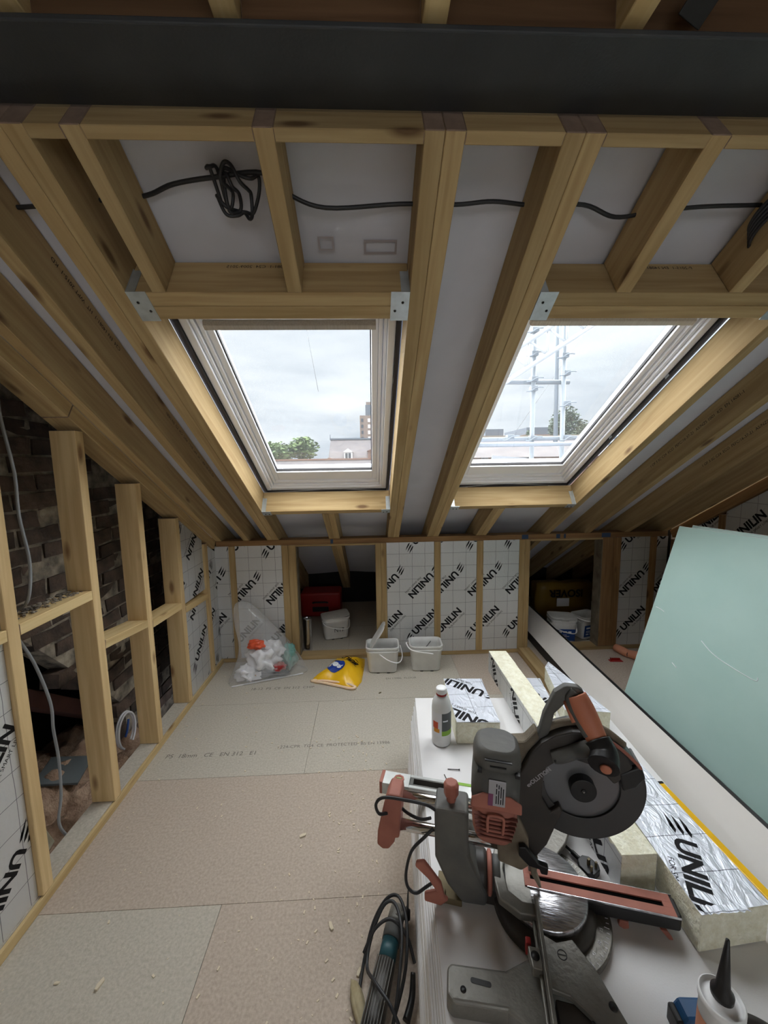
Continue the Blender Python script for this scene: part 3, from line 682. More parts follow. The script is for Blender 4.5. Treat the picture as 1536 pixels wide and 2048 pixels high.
# long foam plank standing on edge: faces are foil, top edge is raw foam
pt = thing('foam_plank', 'long pale foam plank standing on edge, foil sides and raw top', 'insulation offcut', M=frame_M((.668, 2.075, S+.001), Vector((0, -1, 0)).lerp(Vector((0, -1, 0)), 0), Vector((0, 0, 1)), Vector((-1, 0, 0))))
bm = bmesh.new(); L = 1.17; box(bm, 0, L, 0, .12, -.100, -.001)
bmesh.ops.subdivide_edges(bm, edges=[e for e in bm.edges if abs(e.verts[0].co.x-e.verts[1].co.x) > .5], cuts=24)
for v in bm.verts:
    if v.co.y > .1: v.co += Vector((0, noise.noise(v.co*14)*.004, noise.noise(v.co*11+Vector((4, 0, 0)))*.002))
fin('foam_core', bm, 'foam', pt)
bm = bmesh.new(); box(bm, 0, L, 0, .117, -.001, 0); fin('foil_facing', bm, foilmat and 'foil', pt)
bm = bmesh.new(); box(bm, 0, L, 0, .117, -.1012, -.1); fin('foil_facing', bm, 'foil', pt)
pl_ = []
for cx in (.10, .40, .72, 1.05): pl_ += T2(_unit, cx, .06, R(-58 if cx < 1 else -50))
lettering('printed_lettering', pt, wm(pt), [(0, 0), (L, 0), (L, .117), (0, .117)], pl_, lift=.0008)
# torn foil corner on the big block
tc_ = thing('torn_foil', 'torn strip of foil curling off the corner of the largest foam block', 'foil scrap', (.80, .775, S+.107))
bm = bmesh.new(); g = []
for i in range(13):
    x = i/12*.11; g.append([bm.verts.new((x-.015, -.004-.006*abs(math.sin(i*1.7))-.0*j + j*.010, .002+.004*abs(noise.noise(Vector((i*.7, j, 2))))+(.003 if j == 0 else 0))) for j in range(3)])
for a, b in zip(g, g[1:]):
    for j in range(2): bm.faces.new((a[j], b[j], b[j+1], a[j+1]))
fin('foil_strip', bm, 'foil_crinkle', tc_, wm(tc_), smooth=True)

# white board on edge, running into the eaves opening
wbd = thing('long_white_board', 'long narrow tilted white board with a black edge, running into the right opening', 'board', (1.3, 2, 0))
def wbp(y): t = (y-1.0)/2.0; return 1.252+.064*t, 1.372+.058*t          # lower and upper edge X at this Y
bm = bmesh.new()
ends = []
for y in (.10, 3.55):
    a, b = wbp(y); d = Vector((b-a, 0, .115)).normalized(); nrm = Vector((-d.z, 0, d.x)); A = Vector((a, y, .095)); B = Vector((b, y, .210))
    ends.append([bm.verts.new(p) for p in (A, B, B-nrm*.013, A-nrm*.013)])
bm.faces.new(ends[0]); bm.faces.new(ends[1][::-1])
for k in range(4): bm.faces.new((ends[0][k], ends[1][k], ends[1][(k+1) % 4], ends[0][(k+1) % 4]))
fin('board_face', bm, 'board_white', wbd, Matrix(), bevel=.001)
bm = bmesh.new(); ends = []
for y in (.10, 3.55):
    a, b = wbp(y); ends.append([bm.verts.new(p) for p in (Vector((a+.020, y, .002)), Vector((a+.016, y, .094)), Vector((b+.003, y, .2075)), Vector((b+.010, y, .216)), Vector((b+.020, y, .210)), Vector((b+.020, y, .002)))])
bm.faces.new(ends[0]); bm.faces.new(ends[1][::-1])
for k in range(6): bm.faces.new((ends[0][k], ends[1][k], ends[1][(k+1) % 6], ends[0][(k+1) % 6]))
fin('black_backing', bm, 'sawblack', wbd, Matrix())
# floor timber left of it
sp_ = timber('floor_timber', (1.195, 1.93, .0235), (1.205, 2.872, .0235), .088, .047, label='short timber lying flat on the floor against the right opening', cat='timber')

# green moisture-resistant boards leaning towards the right wall
e1 = Vector((.356, .097, 1.13)).normalized(); e2 = Vector((.196, -.981, 0)).normalized(); e3 = e2.cross(e1).normalized()
if e3.x > 0: e3 = -e3
e1 = e3.cross(e2).normalized() * (1 if e3.cross(e2).z > 0 else -1)
lab = ['front one of the pale green plasterboards leaning at the right', 'middle one of the leaning pale green plasterboards, mostly hidden', 'rearmost of the leaning pale green plasterboards, top edge showing']
for k in range(3):
    o3 = Vector((1.43, 2.06, .0)) - e3*(.0128*k) + e1*(.004*k) + e2*(.0 if k == 0 else -.004)*k + e2*(.10 if k == 1 else .06 if k == 2 else 0)
    x, y, z = e2, e1, e2.cross(e1)
    sg = 1 if z.dot(e3) > 0 else -1
    t_ = thing('green_plasterboard', lab[k], 'plasterboard', group='green boards leaning at the right', M=frame_M(o3, x, y, z))
    bm = bmesh.new(); box(bm, 0, 2.4, 0.001, 1.187 + .006*k, -.0125 if sg > 0 else 0, 0 if sg > 0 else .0125)
    for f in bm.faces:
        if abs(abs(f.calc_center_median().z)-.00625) < .003: f.material_index = 1
    fin('gypsum_board', bm, ['green_board', 'board'], t_, bevel=.0018, bseg=1)
    if k == 0:
        zz = .0006*sg
        for pts in ([(.02, .70), (.05, .697), (.075, .69)], [(.30, .62), (.36, .585), (.43, .565), (.55, .548), (.56, .565)], [(.20, .45), (.23, .435)]):
            bm = bmesh.new(); tube(bm, [(a, b, zz) for a, b in pts], .0018, 5); fin('scratch', bm, 'white_print', t_)

# ================================================================== BUCKETS
def bucket(name, label, x, y, rz, mat='bucket', w=.235, d=.165, h=.195, taper=.86, group=None, handle='down', inside=None):
    t = thing(name, label, 'bucket', (x, y, 0), rz, group)
    bm = bmesh.new(); k = 5
    def loop(sc, z, r=.035): return [bm.verts.new((px*sc, py*sc, z)) for px, py in rrect(w, d, r, k)]
    L_ = [loop(taper, .006), loop(taper*1.01, .012), loop(.985, h-.05), loop(.99, h-.049), loop(.99, h), loop(.955, h), loop(.95, h-.05), loop(taper*.97, .012)]
    bm.faces.new(L_[0][::-1]); bm.faces.new(L_[-1])
    for A, B in zip(L_, L_[1:]):
        n = len(A)
        for i in range(n):
            f = bm.faces.new((A[i], A[(i+1) % n], B[(i+1) % n], B[i])); f.smooth = True
    fin('bucket_body', bm, mat, t, wm(t))
    bm = bmesh.new()
    for z_, e_, hh in ((h-.012, 1.045, .012), (h-.035, 1.03, .006)):
        o_ = rrect(w*e_, d*e_, .037, k); i_ = rrect(w*.99, d*.99, .034, k); n = len(o_)
        A = [bm.verts.new((*p, z_)) for p in o_]; B = [bm.verts.new((*p, z_+hh)) for p in o_]; Cc = [bm.verts.new((*p, z_+hh)) for p in i_]; D = [bm.verts.new((*p, z_)) for p in i_]
        for a, b in ((A, B), (B, Cc), (Cc, D), (D, A)):
            for i in range(n): bm.faces.new((a[i], a[(i+1) % n], b[(i+1) % n], b[i]))
    fin('rim', bm, mat, t, wm(t), bevel=.001, bseg=1)
    bm = bmesh.new()
    if handle == 'down': pts = [(-w*.5, -d*.2, h-.03), (-w*.42, -d*.58, h-.05), (0, -d*.66, h-.085), (w*.42, -d*.58, h-.095), (w*.52, -d*.2, h-.05)]
    elif handle == 'side': pts = [(-w*.1, -d*.54, h-.04), (w*.2, -d*.62, h-.085), (w*.5, -d*.6, h-.10), (w*.62, -d*.1, h-.09), (w*.57, d*.4, h-.05)]
    else: pts = [(-w*.52, d*.3, h-.03), (-w*.60, -.0, h-.01), (-w*.45, -d*.57, h-.02), (w*.1, -d*.58, h-.045), (w*.2, -d*.57, h-.05)]
    tube(bm, pts, .0042, 8); fin('handle', bm, 'white', t, wm(t))
    bm = bmesh.new()
    bm.free()
    for sx_ in (-.045, .03):
        bm = bmesh.new(); box(bm, sx_, sx_+.022, -d*taper*.5-.001, -d*taper*.5+.01, .0, .0055); fin('foot_notch', bm, 'sawblack', t, wm(t))
    if inside:
        bm = bmesh.new(); pts = rrect(w*.9, d*.9, .03, k); bm.faces.new([bm.verts.new((a, b, h*.45+.006*noise.noise(Vector((a*30, b*30, 1))))) for a, b in pts]); fin('contents', bm, inside, t, wm(t))
    return t
def lid(t, M, w=.245, d=.175, mat='bucket'):
    bm = bmesh.new(); prism(bm, rrect(w, d, .036, 5), 0, .006); prism(bm, rrect(w*.86, d*.82, .03, 5), .006, .009); box(bm, -.03, .03, -d*.5-.012, -d*.5+.01, 0, .005)
    fin('lid', bm, mat, t, wm(t) @ M, bevel=.0015, bseg=1)
b1 = bucket('mortar_bucket', 'square white bucket with its lid tipped up, right of the yellow bag', .075, 2.715, R(-2), handle='side', inside='bucket_in')
lid(b1, Matrix.Translation((-.035, .0, .255)) @ Matrix.Rotation(R(-58), 4, 'Y') @ Matrix.Rotation(R(90), 4, 'Z'), w=.165, d=.20)
b2 = bucket('mortar_bucket', 'open square white bucket with a dark residue streak inside', .395, 2.72, R(-2), handle='up', inside='bucket_in')
bm = bmesh.new(); tube(bm, [(-.02, .03, .10), (.05, .072, .165)], .003, 6); fin('residue_streak', bm, 'charcoal', b2, wm(b2))
b3 = bucket('mortar_bucket', 'lidded white bucket marked in pen, inside the left eaves opening', -.325, 3.30, R(14), handle='down')
lid(b3, Matrix.Translation((0, 0, .196)) @ Matrix.Rotation(R(-5), 4, 'Y'))
mk_ = T2(textpolys('N17', .05, 0), 0, 0); lettering('handwriting', b3, wm(b3) @ frame_M((.02, -.0815, .085), Vector((1, 0, 0)), Vector((0, .11, 1)).normalized(), Vector((0, -1, .11)).normalized()), [(-.1, -.04), (.1, -.04), (.1, .04), (-.1, .04)], mk_, 'charcoal', .002)
def blue(name, label, x, y, rz, hd, txt):
    b = bucket(name, label, x, y, rz, w=.205, d=.16, h=.20, handle=hd, inside='dark_card' if hd == 'up' else None)
    M = wm(b) @ frame_M((0, -.0735, .085), Vector((1, 0, 0)), Vector((0, -.085, 1)).normalized(), Vector((0, -1, -.085)).normalized())
    bm = bmesh.new(); box(bm, -.086, .086, -.058, .045, 0, .002); fin('label', bm, 'blue_label', b, M)
    lettering('label_lettering', b, M, [(-.09, -.06), (.09, -.06), (.09, .06), (-.09, .06)], [[(x0, y0), (x0+w0, y0), (x0+w0, y0+h0), (x0, y0+h0)] for x0, y0, w0, h0 in ((-.07, .014, .05, .014), (-.01, .014, .03, .014), (.03, .014, .025, .014), (-.07, -.008, .09, .005), (-.07, -.020, .11, .005), (-.07, -.040, .03, .010), (-.03, -.040, .05, .010))], 'white_print', .0028)
    return b
bb1 = blue('filler_tub', 'blue-labelled white tub with stacked lids, left inside the right opening', 1.61, 3.072, R(-8), 'down', 'EASI')
lid(bb1, Matrix.Translation((0, 0, .201)), .215, .17); lid(bb1, Matrix.Translation((.003, .004, .213)) @ Matrix.Rotation(R(2), 4, 'Y'), .215, .17)
blue('filler_tub', 'open blue-labelled white tub of screws beside the right jamb', 1.86, 3.14, R(16), 'up', 'JOINT')

# ================================================================== EAVES CONTENTS
t_ = thing('metal_flue_tube', 'shiny steel tube standing just inside the left opening', 'tube', (-.530, 3.05, 0))
bm = bmesh.new(); lathe(bm, [(.0355, .0), (.0355, .266), (.037, .268), (.037, .272), (.031, .272), (.029, .262), (.029, .004), (.0355, 0)], 28); fin('tube_wall', bm, 'chrome', t_, wm(t_))
bm = bmesh.new(); lathe(bm, [(.029, .26), (.018, .258), (.018, .20)], 24); fin('inner_ring', bm, 'cast', t_, wm(t_))
t_ = thing('red_box', 'dark red tool case on the eaves floor behind the lidded bucket', 'case', (-.51, 3.86, 0))
bm = bmesh.new(); box(bm, -.20, .20, -.12, .12, .004, .25); fin('case_body', bm, 'red', t_, wm(t_), bevel=.02)
bm = bmesh.new(); tube(bm, [(-.07, -.125, .15), (-.06, -.15, .165), (.06, -.15, .165), (.07, -.125, .15)], .008, 8); fin('handle', bm, 'sawblack', t_, wm(t_))
bm = bmesh.new(); box(bm, -.08, .08, -.1225, -.12, .06, .11); fin('badge', bm, 'sawblack', t_, wm(t_))
t_ = thing('insulation_roll_pack', 'yellow wrapped insulation pack lying deep in the right opening', 'insulation pack', (1.86, 3.60, 0))
bm = bmesh.new(); box(bm, -.27, .27, -.09, .09, .0, .36)
bmesh.ops.subdivide_edges(bm, edges=bm.edges[:], cuts=5, use_grid_fill=True)
for v in bm.verts:
    if v.co.z > .01: v.co += Vector([noise.noise(v.co*7+Vector((a, 0, a)))*.02 for a in range(3)]); v.co.z -= max(0, v.co.y)*.35
fin('wrapper', bm, 'yellow_shaded', t_, wm(t_), smooth=True)
lettering('lettering', t_, wm(t_) @ frame_M((0, -.118, .27), Vector((-1, 0, 0)), Vector((0, 0, -1)), Vector((0, -1, 0))), [(-.25, -.08), (.25, -.08), (.25, .08), (-.25, .08)], textpolys('ISOVER', .10, .003), 'ink', .004)
bm = bmesh.new(); box(bm, -.09, .03, -.122, -.119, .14, .22); fin('paper_label', bm, 'white_print', t_, wm(t_))

# ================================================================== RIGHT FLOOR BITS
for (x, y, rz, lb) in ((1.955, 2.79, R(105), 'short peach plastic sleeve lying by the right jamb'), (2.015, 2.705, R(140), 'peach plastic sleeve lying nearest the green boards')):
    t_ = thing('pipe_sleeve', lb, 'sleeve', (x, y, .033), rz)
    bm = bmesh.new(); M = wm(t_) @ Matrix.Rotation(R(90), 4, 'Y'); lathe(bm, [(.022, -.060), (.029, -.057), (.0325, 0), (.029, .057), (.022, .060)], 20); fin('sleeve', bm, 'terracotta', t_, M)
    bm = bmesh.new(); lathe(bm, [(0, -.063), (.0215, -.063), (.0215, .063), (0, .063)], 16); fin('core', bm, 'sawblack', t_, M)
t_ = thing('red_clip', 'small red plastic corner piece on the bare floor, right side', 'plastic scrap', (1.845, 2.70, 0), R(-5))
bm = bmesh.new(); box(bm, -.045, .05, -.016, .016, .0005, .004); box(bm, -.035, .04, .009, .012, .004, .018); box(bm, -.035, -.031, -.012, .012, .004, .022); fin('clip', bm, 'red', t_, wm(t_))
t_ = thing('chalk_scrap', 'flat white plaster scrap on the floor under the blue tubs', 'scrap', (1.60, 2.83, 0))
bm = bmesh.new(); prism(bm, [(-.045, 0), (-.03, .012), (.02, .014), (.05, .004), (.02, -.012), (-.02, -.014)], .0005, .006); fin('scrap', bm, 'white', t_, wm(t_))

# ================================================================== YELLOW CARRIER BAG
yb = thing('carrier_bag', 'crumpled yellow carrier bag with blue logo lying on the floor', 'bag', (-.235, 2.66, 0), R(0))
pts = [(-.205, -.09), (-.17, -.115), (-.06, -.135), (.055, -.205), (.115, -.205), (.155, -.12), (.165, .0), (.175, .12), (.175, .20), (.10, .205), (.03, .20), (-.05, .17), (-.10, .10), (-.12, .04), (-.155, -.02)]
bm = bmesh.new(); top = []; nn_ = 22
def inside(x, y, P_):
    c = False
    for i in range(len(P_)):
        x1, y1 = P_[i]; x2, y2 = P_[i-1]
        if (y1 > y) != (y2 > y) and x < (x2-x1)*(y-y1)/(y2-y1)+x1: c = not c
    return c
def edgedist(x, y, P_):
    m = 9
    for i in range(len(P_)):
        a = Vector(P_[i]); b = Vector(P_[i-1]); ab = b-a; t = max(0, min(1, (Vector((x, y))-a).dot(ab)/ab.length_squared)); m = min(m, (a+ab*t-Vector((x, y))).length)
    return m
def puff(P_, hmax, seed, rings=9):
    """cushion over an outline: concentric rings shrinking to the centre"""
    c = Vector((sum(p[0] for p in P_)/len(P_), sum(p[1] for p in P_)/len(P_)))
    dense = []
    for i in range(len(P_)):
        a = Vector(P_[i]); b = Vector(P_[(i+1) % len(P_)])
        for k in range(5): dense.append(a.lerp(b, k/5))
    L_ = []
    for r in range(rings):
        f = 1-r/rings; z = hmax*(1-f**3)
        L_.append([bm.verts.new((c.x+(p.x-c.x)*f, c.y+(p.y-c.y)*f, max(.001, z*(1+.45*noise.noise(Vector((p.x*f*11, p.y*f*11, seed)))) + (.003 if r else .001) + .010*(1-f)*abs(noise.noise(Vector((p.x*f*30, p.y*f*30, seed+3))))))) for p in dense])
    cv = bm.verts.new((c.x, c.y, hmax)); n = len(dense)
    bot = [bm.verts.new((v.co.x, v.co.y, .0003)) for v in L_[0]]
    bm.faces.new(bot[::-1])
    for A, B in [(bot, L_[0])] + list(zip(L_, L_[1:])):
        for i in range(n): bm.faces.new((A[i], A[(i+1) % n], B[(i+1) % n], B[i]))
    for i in range(n): bm.faces.new((L_[-1][i], L_[-1][(i+1) % n], cv))
puff(pts, .070, 5); o_y = fin('bag_body', bm, 'yellow', yb, wm(yb), smooth=True)
bm = bmesh.new(); tube(bm, [(-.20, -.095, .008), (-.10, -.135, .012), (0, -.175, .010), (.08, -.212, .012), (.115, -.20, .012), (.05, -.165, .02), (-.05, -.13, .018), (-.15, -.10, .014)], .009, 8, closed=True); fin('open_mouth', bm, 'pink_in', yb, wm(yb))
def drape(name, polys, mat, cx, cy, a, s=1, lift=.003):
    """printed shapes laid on the crumpled bag surface"""
    import mathutils
    dg = mathutils.bvhtree.BVHTree.FromPolygons([v.co.copy() for v in o_y.data.vertices], [tuple(p.vertices) for p in o_y.data.polygons])
    bm = bmesh.new()
    for p in T2(polys, cx, cy, a, s):
        try: bm.faces.new([bm.verts.new((x, y, 0)) for x, y in p])
        except ValueError: pass
    bmesh.ops.triangulate(bm, faces=bm.faces[:])
    bmesh.ops.subdivide_edges(bm, edges=[e for e in bm.edges if e.calc_length() > .010], cuts=2, use_grid_fill=True)
    bmesh.ops.triangulate(bm, faces=bm.faces[:])
    for v in bm.verts:
        h = dg.ray_cast(Vector((v.co.x, v.co.y, 1)), Vector((0, 0, -1))); v.co.z = (h[0].z if h[0] else 0) + lift
    me = bpy.data.meshes.new(name); bm.to_mesh(me); bm.free(); me.materials.append(M_[mat]); return link(name, me, yb, wm(yb))
A_ = R(148)
circ = [[(.066*math.cos(R(k*12)), .066*math.sin(R(k*12))) for k in range(30)]]
drape('blue_logo_disc', circ, 'blue_print', -.030, -.015, 0)
drape('logo_lettering', textpolys('sel', .085, .004), 'white_print', -.030, -.018, A_, 1, .0045)
drape('bag_lettering', textpolys('BUILD', .055, .002), 'ink', .065, .075, A_-R(8), 1, .0035)
drape('bag_lettering', textpolys('WARE', .026, .001), 'ink', .085, .045, A_-R(8), 1, .0035)
for q in (-.035, .034): drape('bag_line', [[(-.09, q-.0025), (.09, q-.0025), (.09, q+.0025), (-.09, q+.0025)]], 'ink', .068, .072, A_-R(8), 1, .0034)

# ================================================================== CLEAR REFUSE SACK AND ITS CONTENTS
ps = thing('clear_sack', 'clear polythene sack of rubbish slumped against the far left corner', 'sack', (-.76, 2.70, 0))
prof = [(0.0, [(-.205, -.165), (.245, -.022), (.20, .10), (-.05, .14), (-.20, .0)]), (.02, [(-.215, -.165), (.25, -.03), (.21, .10), (-.05, .15), (-.21, .0)]), (.10, [(-.18, -.11), (.20, -.02), (.19, .10), (-.04, .15), (-.19, .02)]),
        (.22, [(-.165, -.05), (.12, -.03), (.12, .10), (-.04, .14), (-.17, .04)]), (.32, [(-.20, -.02), (.04, -.01), (.04, .10), (-.05, .13), (-.21, .05)]), (.42, [(-.235, .02), (-.07, .03), (-.06, .11), (-.12, .14), (-.235, .09)]), (.53, [(-.245, .06), (-.20, .06), (-.16, .10), (-.20, .12), (-.25, .10)])]
bm = bmesh.new(); rings = []
for z, P_ in prof:
    n = len(P_); row = []
    for i in range(n):
        a = Vector(P_[i]); b = Vector(P_[(i+1) % n]); am = Vector(P_[i-1]); bn_ = Vector(P_[(i+2) % n])
        for k in range(7):
            t = k/7; p = .5*((2*a)+(-am+b)*t+(2*am-5*a+4*b-bn_)*t*t+(-am+3*a-3*b+bn_)*t**3)
            p += Vector((noise.noise(Vector((p.x*14, z*12, 2))), noise.noise(Vector((p.y*14, z*12, 7)))))*.012
            row.append(bm.verts.new((p.x, p.y, z+.001)))
    rings.append(row)
for A, B in zip(rings, rings[1:]):
    for i in range(len(A)): bm.faces.new((A[i], A[(i+1) % len(A)], B[(i+1) % len(A)], B[i]))
bm.faces.new(rings[-1])
o = fin('polythene', bm, 'poly', ps, wm(ps), smooth=True)
sd = o.modifiers.new('s', 'SUBSURF'); sd.levels = 1; sd.render_levels = 1
bm = bmesh.new(); tube(bm, [(-.215, -.172, .006), (-.05, -.12, .008), (.10, -.072, .006), (.252, -.028, .006)], .005, 6); fin('sealed_hem', bm, 'cloth', ps, wm(ps))
def lump(name, label, x, y, z, sx_, sy_, sz_, mat, seed, amp=.35, cat='rubbish'):
    t = thing(name, label, cat, (x, y, z)); bm = bmesh.new(); bmesh.ops.create_icosphere(bm, subdivisions=4, radius=1)
    for v in bm.verts:
        d = v.co.normalized(); k = 1+amp*(noise.noise(d*2.1+Vector((seed, 0, 0)))+.6*abs(noise.noise(d*5+Vector((0, seed, 0))))-.2); v.co = Vector((d.x*sx_*k, d.y*sy_*k, d.z*sz_*k))
        if z+v.co.z < .004: v.co.z = .004-z
    return fin(name, bm, mat, t, wm(t), smooth=True)
lump('crumpled_sheet', 'large crumpled white plastic sheet inside the clear sack', -.80, 2.69, .12, .115, .085, .105, 'cloth', 1.3, .5)
lump('crumpled_sheet', 'small crumpled white wad at the lower left of the clear sack', -.90, 2.62, .05, .07, .055, .055, 'cloth', 4.3, .5)
lump('crumpled_sheet', 'upper white wad under the orange wrapper inside the clear sack', -.72, 2.72, .17, .075, .06, .07, 'cloth', 7.7, .45)
lump('orange_wrapper', 'orange wrapper with blue print at the top of the sack contents', -.83, 2.655, .245, .062, .03, .034, 'orange_wrap', 2.1, .4)
lump('red_wrapper', 'red wrapper low on the right inside the clear sack', -.685, 2.66, .07, .055, .04, .034, 'red', 3.1, .4)
lump('teal_bag', 'teal plastic bag inside the right edge of the clear sack', -.61, 2.715, .12, .05, .05, .09, 'teal_bag', 5.2, .4)
lump('dark_wrapper', 'dark grey wrapping at the bottom of the clear sack', -.73, 2.66, .035, .12, .05, .028, 'dark_card', 6.1, .5)
t_ = thing('cardboard_label', 'small white card with a brown patch near the sack hem', 'card', (-.84, 2.595, .012), R(15))
bm = bmesh.new(); box(bm, -.05, .05, -.002, .0, 0, .05, Matrix.Rotation(R(-25), 4, 'X')); fin('card', bm, 'cloth', t_, wm(t_))
bm = bmesh.new(); box(bm, -.03, .015, -.0026, -.002, .018, .034, Matrix.Rotation(R(-25), 4, 'X')); fin('brown_patch', bm, 'brown_card', t_, wm(t_))

# ================================================================== BOTTLE, NAILS, LEVEL
bt = thing('plastic_bottle', 'frosted white plastic bottle with red-ringed cap and striped label', 'bottle', (.290, 1.525, S))
bm = bmesh.new(); lathe(bm, [(0, .001), (.036, .001), (.0405, .006), (.041, .03), (.041, .165), (.039, .185), (.030, .205), (.0205, .214), (.0195, .222), (0, .222)], 40); fin('bottle_body', bm, 'bottle', bt, wm(bt))
bm = bmesh.new(); lathe(bm, [(.021, .218), (.0222, .219), (.0222, .226), (.021, .227)], 32); fin('red_ring', bm, 'red', bt, wm(bt))
bm = bmesh.new(); lathe(bm, [(.0215, .227), (.0225, .229), (.0225, .247), (.0205, .250), (0, .250)], 32); fin('cap', bm, 'white', bt, wm(bt))
def lab(mat, a0, a1, z0, z1, r=.0415, nm='label'):
    bm = bmesh.new(); n = 14
    A = [bm.verts.new((r*math.cos(R(a0+(a1-a0)*i/n)), r*math.sin(R(a0+(a1-a0)*i/n)), z0)) for i in range(n+1)]
    B = [bm.verts.new((v.co.x, v.co.y, z1)) for v in A]
    for i in range(n): bm.faces.new((A[i], A[i+1], B[i+1], B[i])).smooth = True
    fin(nm, bm, mat, bt, wm(bt))
lab('white_print', 195, 262, .055, .155); lab('charcoal', 262, 345, .076, .155); lab('lime', 262, 345, .055, .076)
lab('orange_wrap', 205, 240, .085, .115, .0418, 'label_print'); lab('amber', 212, 248, .068, .085, .0418, 'label_print'); lab('white_print', 268, 300, .118, .124, .0418, 'label_print')
lvl = thing('spirit_level', 'dusty aluminium spirit level lying across the stack behind the saw', 'spirit level', (.032, 1.300, S), R(-15.5))
bm = bmesh.new()
box(bm, 0, .098, -.030, .030, .001, .045); box(bm, .098, .235, .016, .030, .001, .045); box(bm, .098, .235, -.030, -.016, .001, .045); box(bm, .235, .47, -.030, .030, .001, .045)
fin('level_body', bm, 'alu', lvl, wm(lvl), bevel=.0015, bseg=1)
bm = bmesh.new(); prism(bm, rrect(.012, .058, .003, 3), .0005, .047, M=Matrix.Translation((-.004, 0, 0))); fin('end_cap', bm, 'dullred', lvl, wm(lvl), bevel=.001)
bm = bmesh.new(); M = wm(lvl) @ Matrix.Translation((.058, 0, .045)); lathe(bm, [(.020, 0), (.020, .0015), (.014, .0018), (.013, .0008), (0, .0008)], 8, smooth=False); fin('vial_housing', bm, 'dullred', lvl, M)
bm = bmesh.new(); tube(bm, [(-.010, 0, .0015), (.010, 0, .0015)], .004, 8); fin('vial', bm, 'vial', lvl, M)
bm = bmesh.new(); box(bm, .100, .112, -.018, .018, .0, .0455); box(bm, .222, .234, -.018, .018, .0, .0455); box(bm, .112, .222, .012, .018, .0, .0455); box(bm, .112, .222, -.018, -.012, 0, .0455); fin('grip_opening', bm, 'sawgrey', lvl, wm(lvl), bevel=.001)
bm = bmesh.new(); box(bm, .24, .47, .018, .0302, .0452, .0460); fin('green_stripe', bm, 'lime', lvl, wm(lvl))
for (x, y, a, lb) in ((.33, 1.362, 170, 'screw lying on the top sheet left of the saw motor'), (.275, 1.30, 100, 'screw standing beside the spirit level')):
    t_ = thing('screw', lb, 'screw', (x, y, S), R(a)); bm = bmesh.new(); tube(bm, [(0, 0, .0035), (.045, 0, .002)], .0016, 6); lathe(bm, [(0, -.002), (.004, -.0015), (.0015, .003)], 10, Matrix.Translation((0, 0, .0036)) @ Matrix.Rotation(R(90), 4, 'Y')); fin('screw', bm, 'nail', t_, wm(t_))
yl = thing('yellow_level', 'yellow and black spirit level beyond the largest foam block', 'spirit level', (1.012, 1.20, S), R(-88))
bm = bmesh.new(); box(bm, 0, .42, -.012, .012, .0005, .055); fin('level_body', bm, 'yellow', yl, wm(yl), bevel=.002)
bm = bmesh.new(); box(bm, -.010, .0, -.0125, .0125, .0005, .056); box(bm, .42, .43, -.0125, .0125, .0005, .056); fin('end_cap', bm, 'sawblack', yl, wm(yl), bevel=.002)
bm = bmesh.new(); lathe(bm, [(.018, -.0135), (.018, .0135), (0, .0135)], 20, Matrix.Translation((.12, 0, .03)) @ Matrix.Rotation(R(90), 4, 'X')); fin('vial_housing', bm, 'sawblack', yl, wm(yl))

# ================================================================== MITRE SAW  (u = forward along the cut, v = away from the camera)
sw = thing('mitre_saw', 'dusty grey and orange sliding mitre saw standing on the plasterboard stack', 'mitre saw', M=Matrix.Translation((.43, .88, S)) @ Matrix.Rotation(R(-15), 4, 'Z'))
SW = wm(sw)
def sp(name, bm, mat, bevel=.0015, smooth=False, parent=sw, seg=2): return fin(name, bm, mat, parent, SW, smooth=smooth, bevel=bevel, bseg=seg)
# base casting
bm = bmesh.new()
lathe(bm, [(0, .002), (.128, .002), (.128, .030), (.118, .040), (0, .040)], 56, Matrix.Translation((.01, .01, 0)))
sp('base_drum', bm, 'sawdark', 0)
bm = bmesh.new(); n = 30
ring_o = [(.01+.165*math.cos(R(-62+124*i/n)), .012+.165*math.sin(R(-62+124*i/n))) for i in range(n+1)]; ring_i = [(.01+.125*math.cos(R(62-124*i/n)), .012+.125*math.sin(R(62-124*i/n))) for i in range(n+1)]
prism(bm, ring_o+ring_i, .004, .020); rr_ = sp('mitre_scale', bm, 'cast', .003)
bm = bmesh.new()
for k in range(-13, 14):
    a = R(k*4.4); l = .012 if k % 3 == 0 else .007; M = Matrix.Translation((.01, .012, 0)) @ Matrix.Rotation(a, 4, 'Z'); box(bm, .158-l, .158, -.0006, .0006, .0202, .0208, M)
sp('scale_marks', bm, 'white_print', 0, parent=rr_)
pol = []
for k, tx in ((-10, '45'), (-7, '30'), (-4, '15'), (0, '0'), (4, '15'), (7, '30'), (10, '45')):
    a = R(k*4.4); pol += T2(textpolys(tx, .010), .01+.140*math.cos(a), .012+.140*math.sin(a), a+R(90))
lettering('scale_numbers', rr_, SW, [(-.2, -.2), (.2, -.2), (.2, .2), (-.2, .2)], pol, 'white_print', .0207)
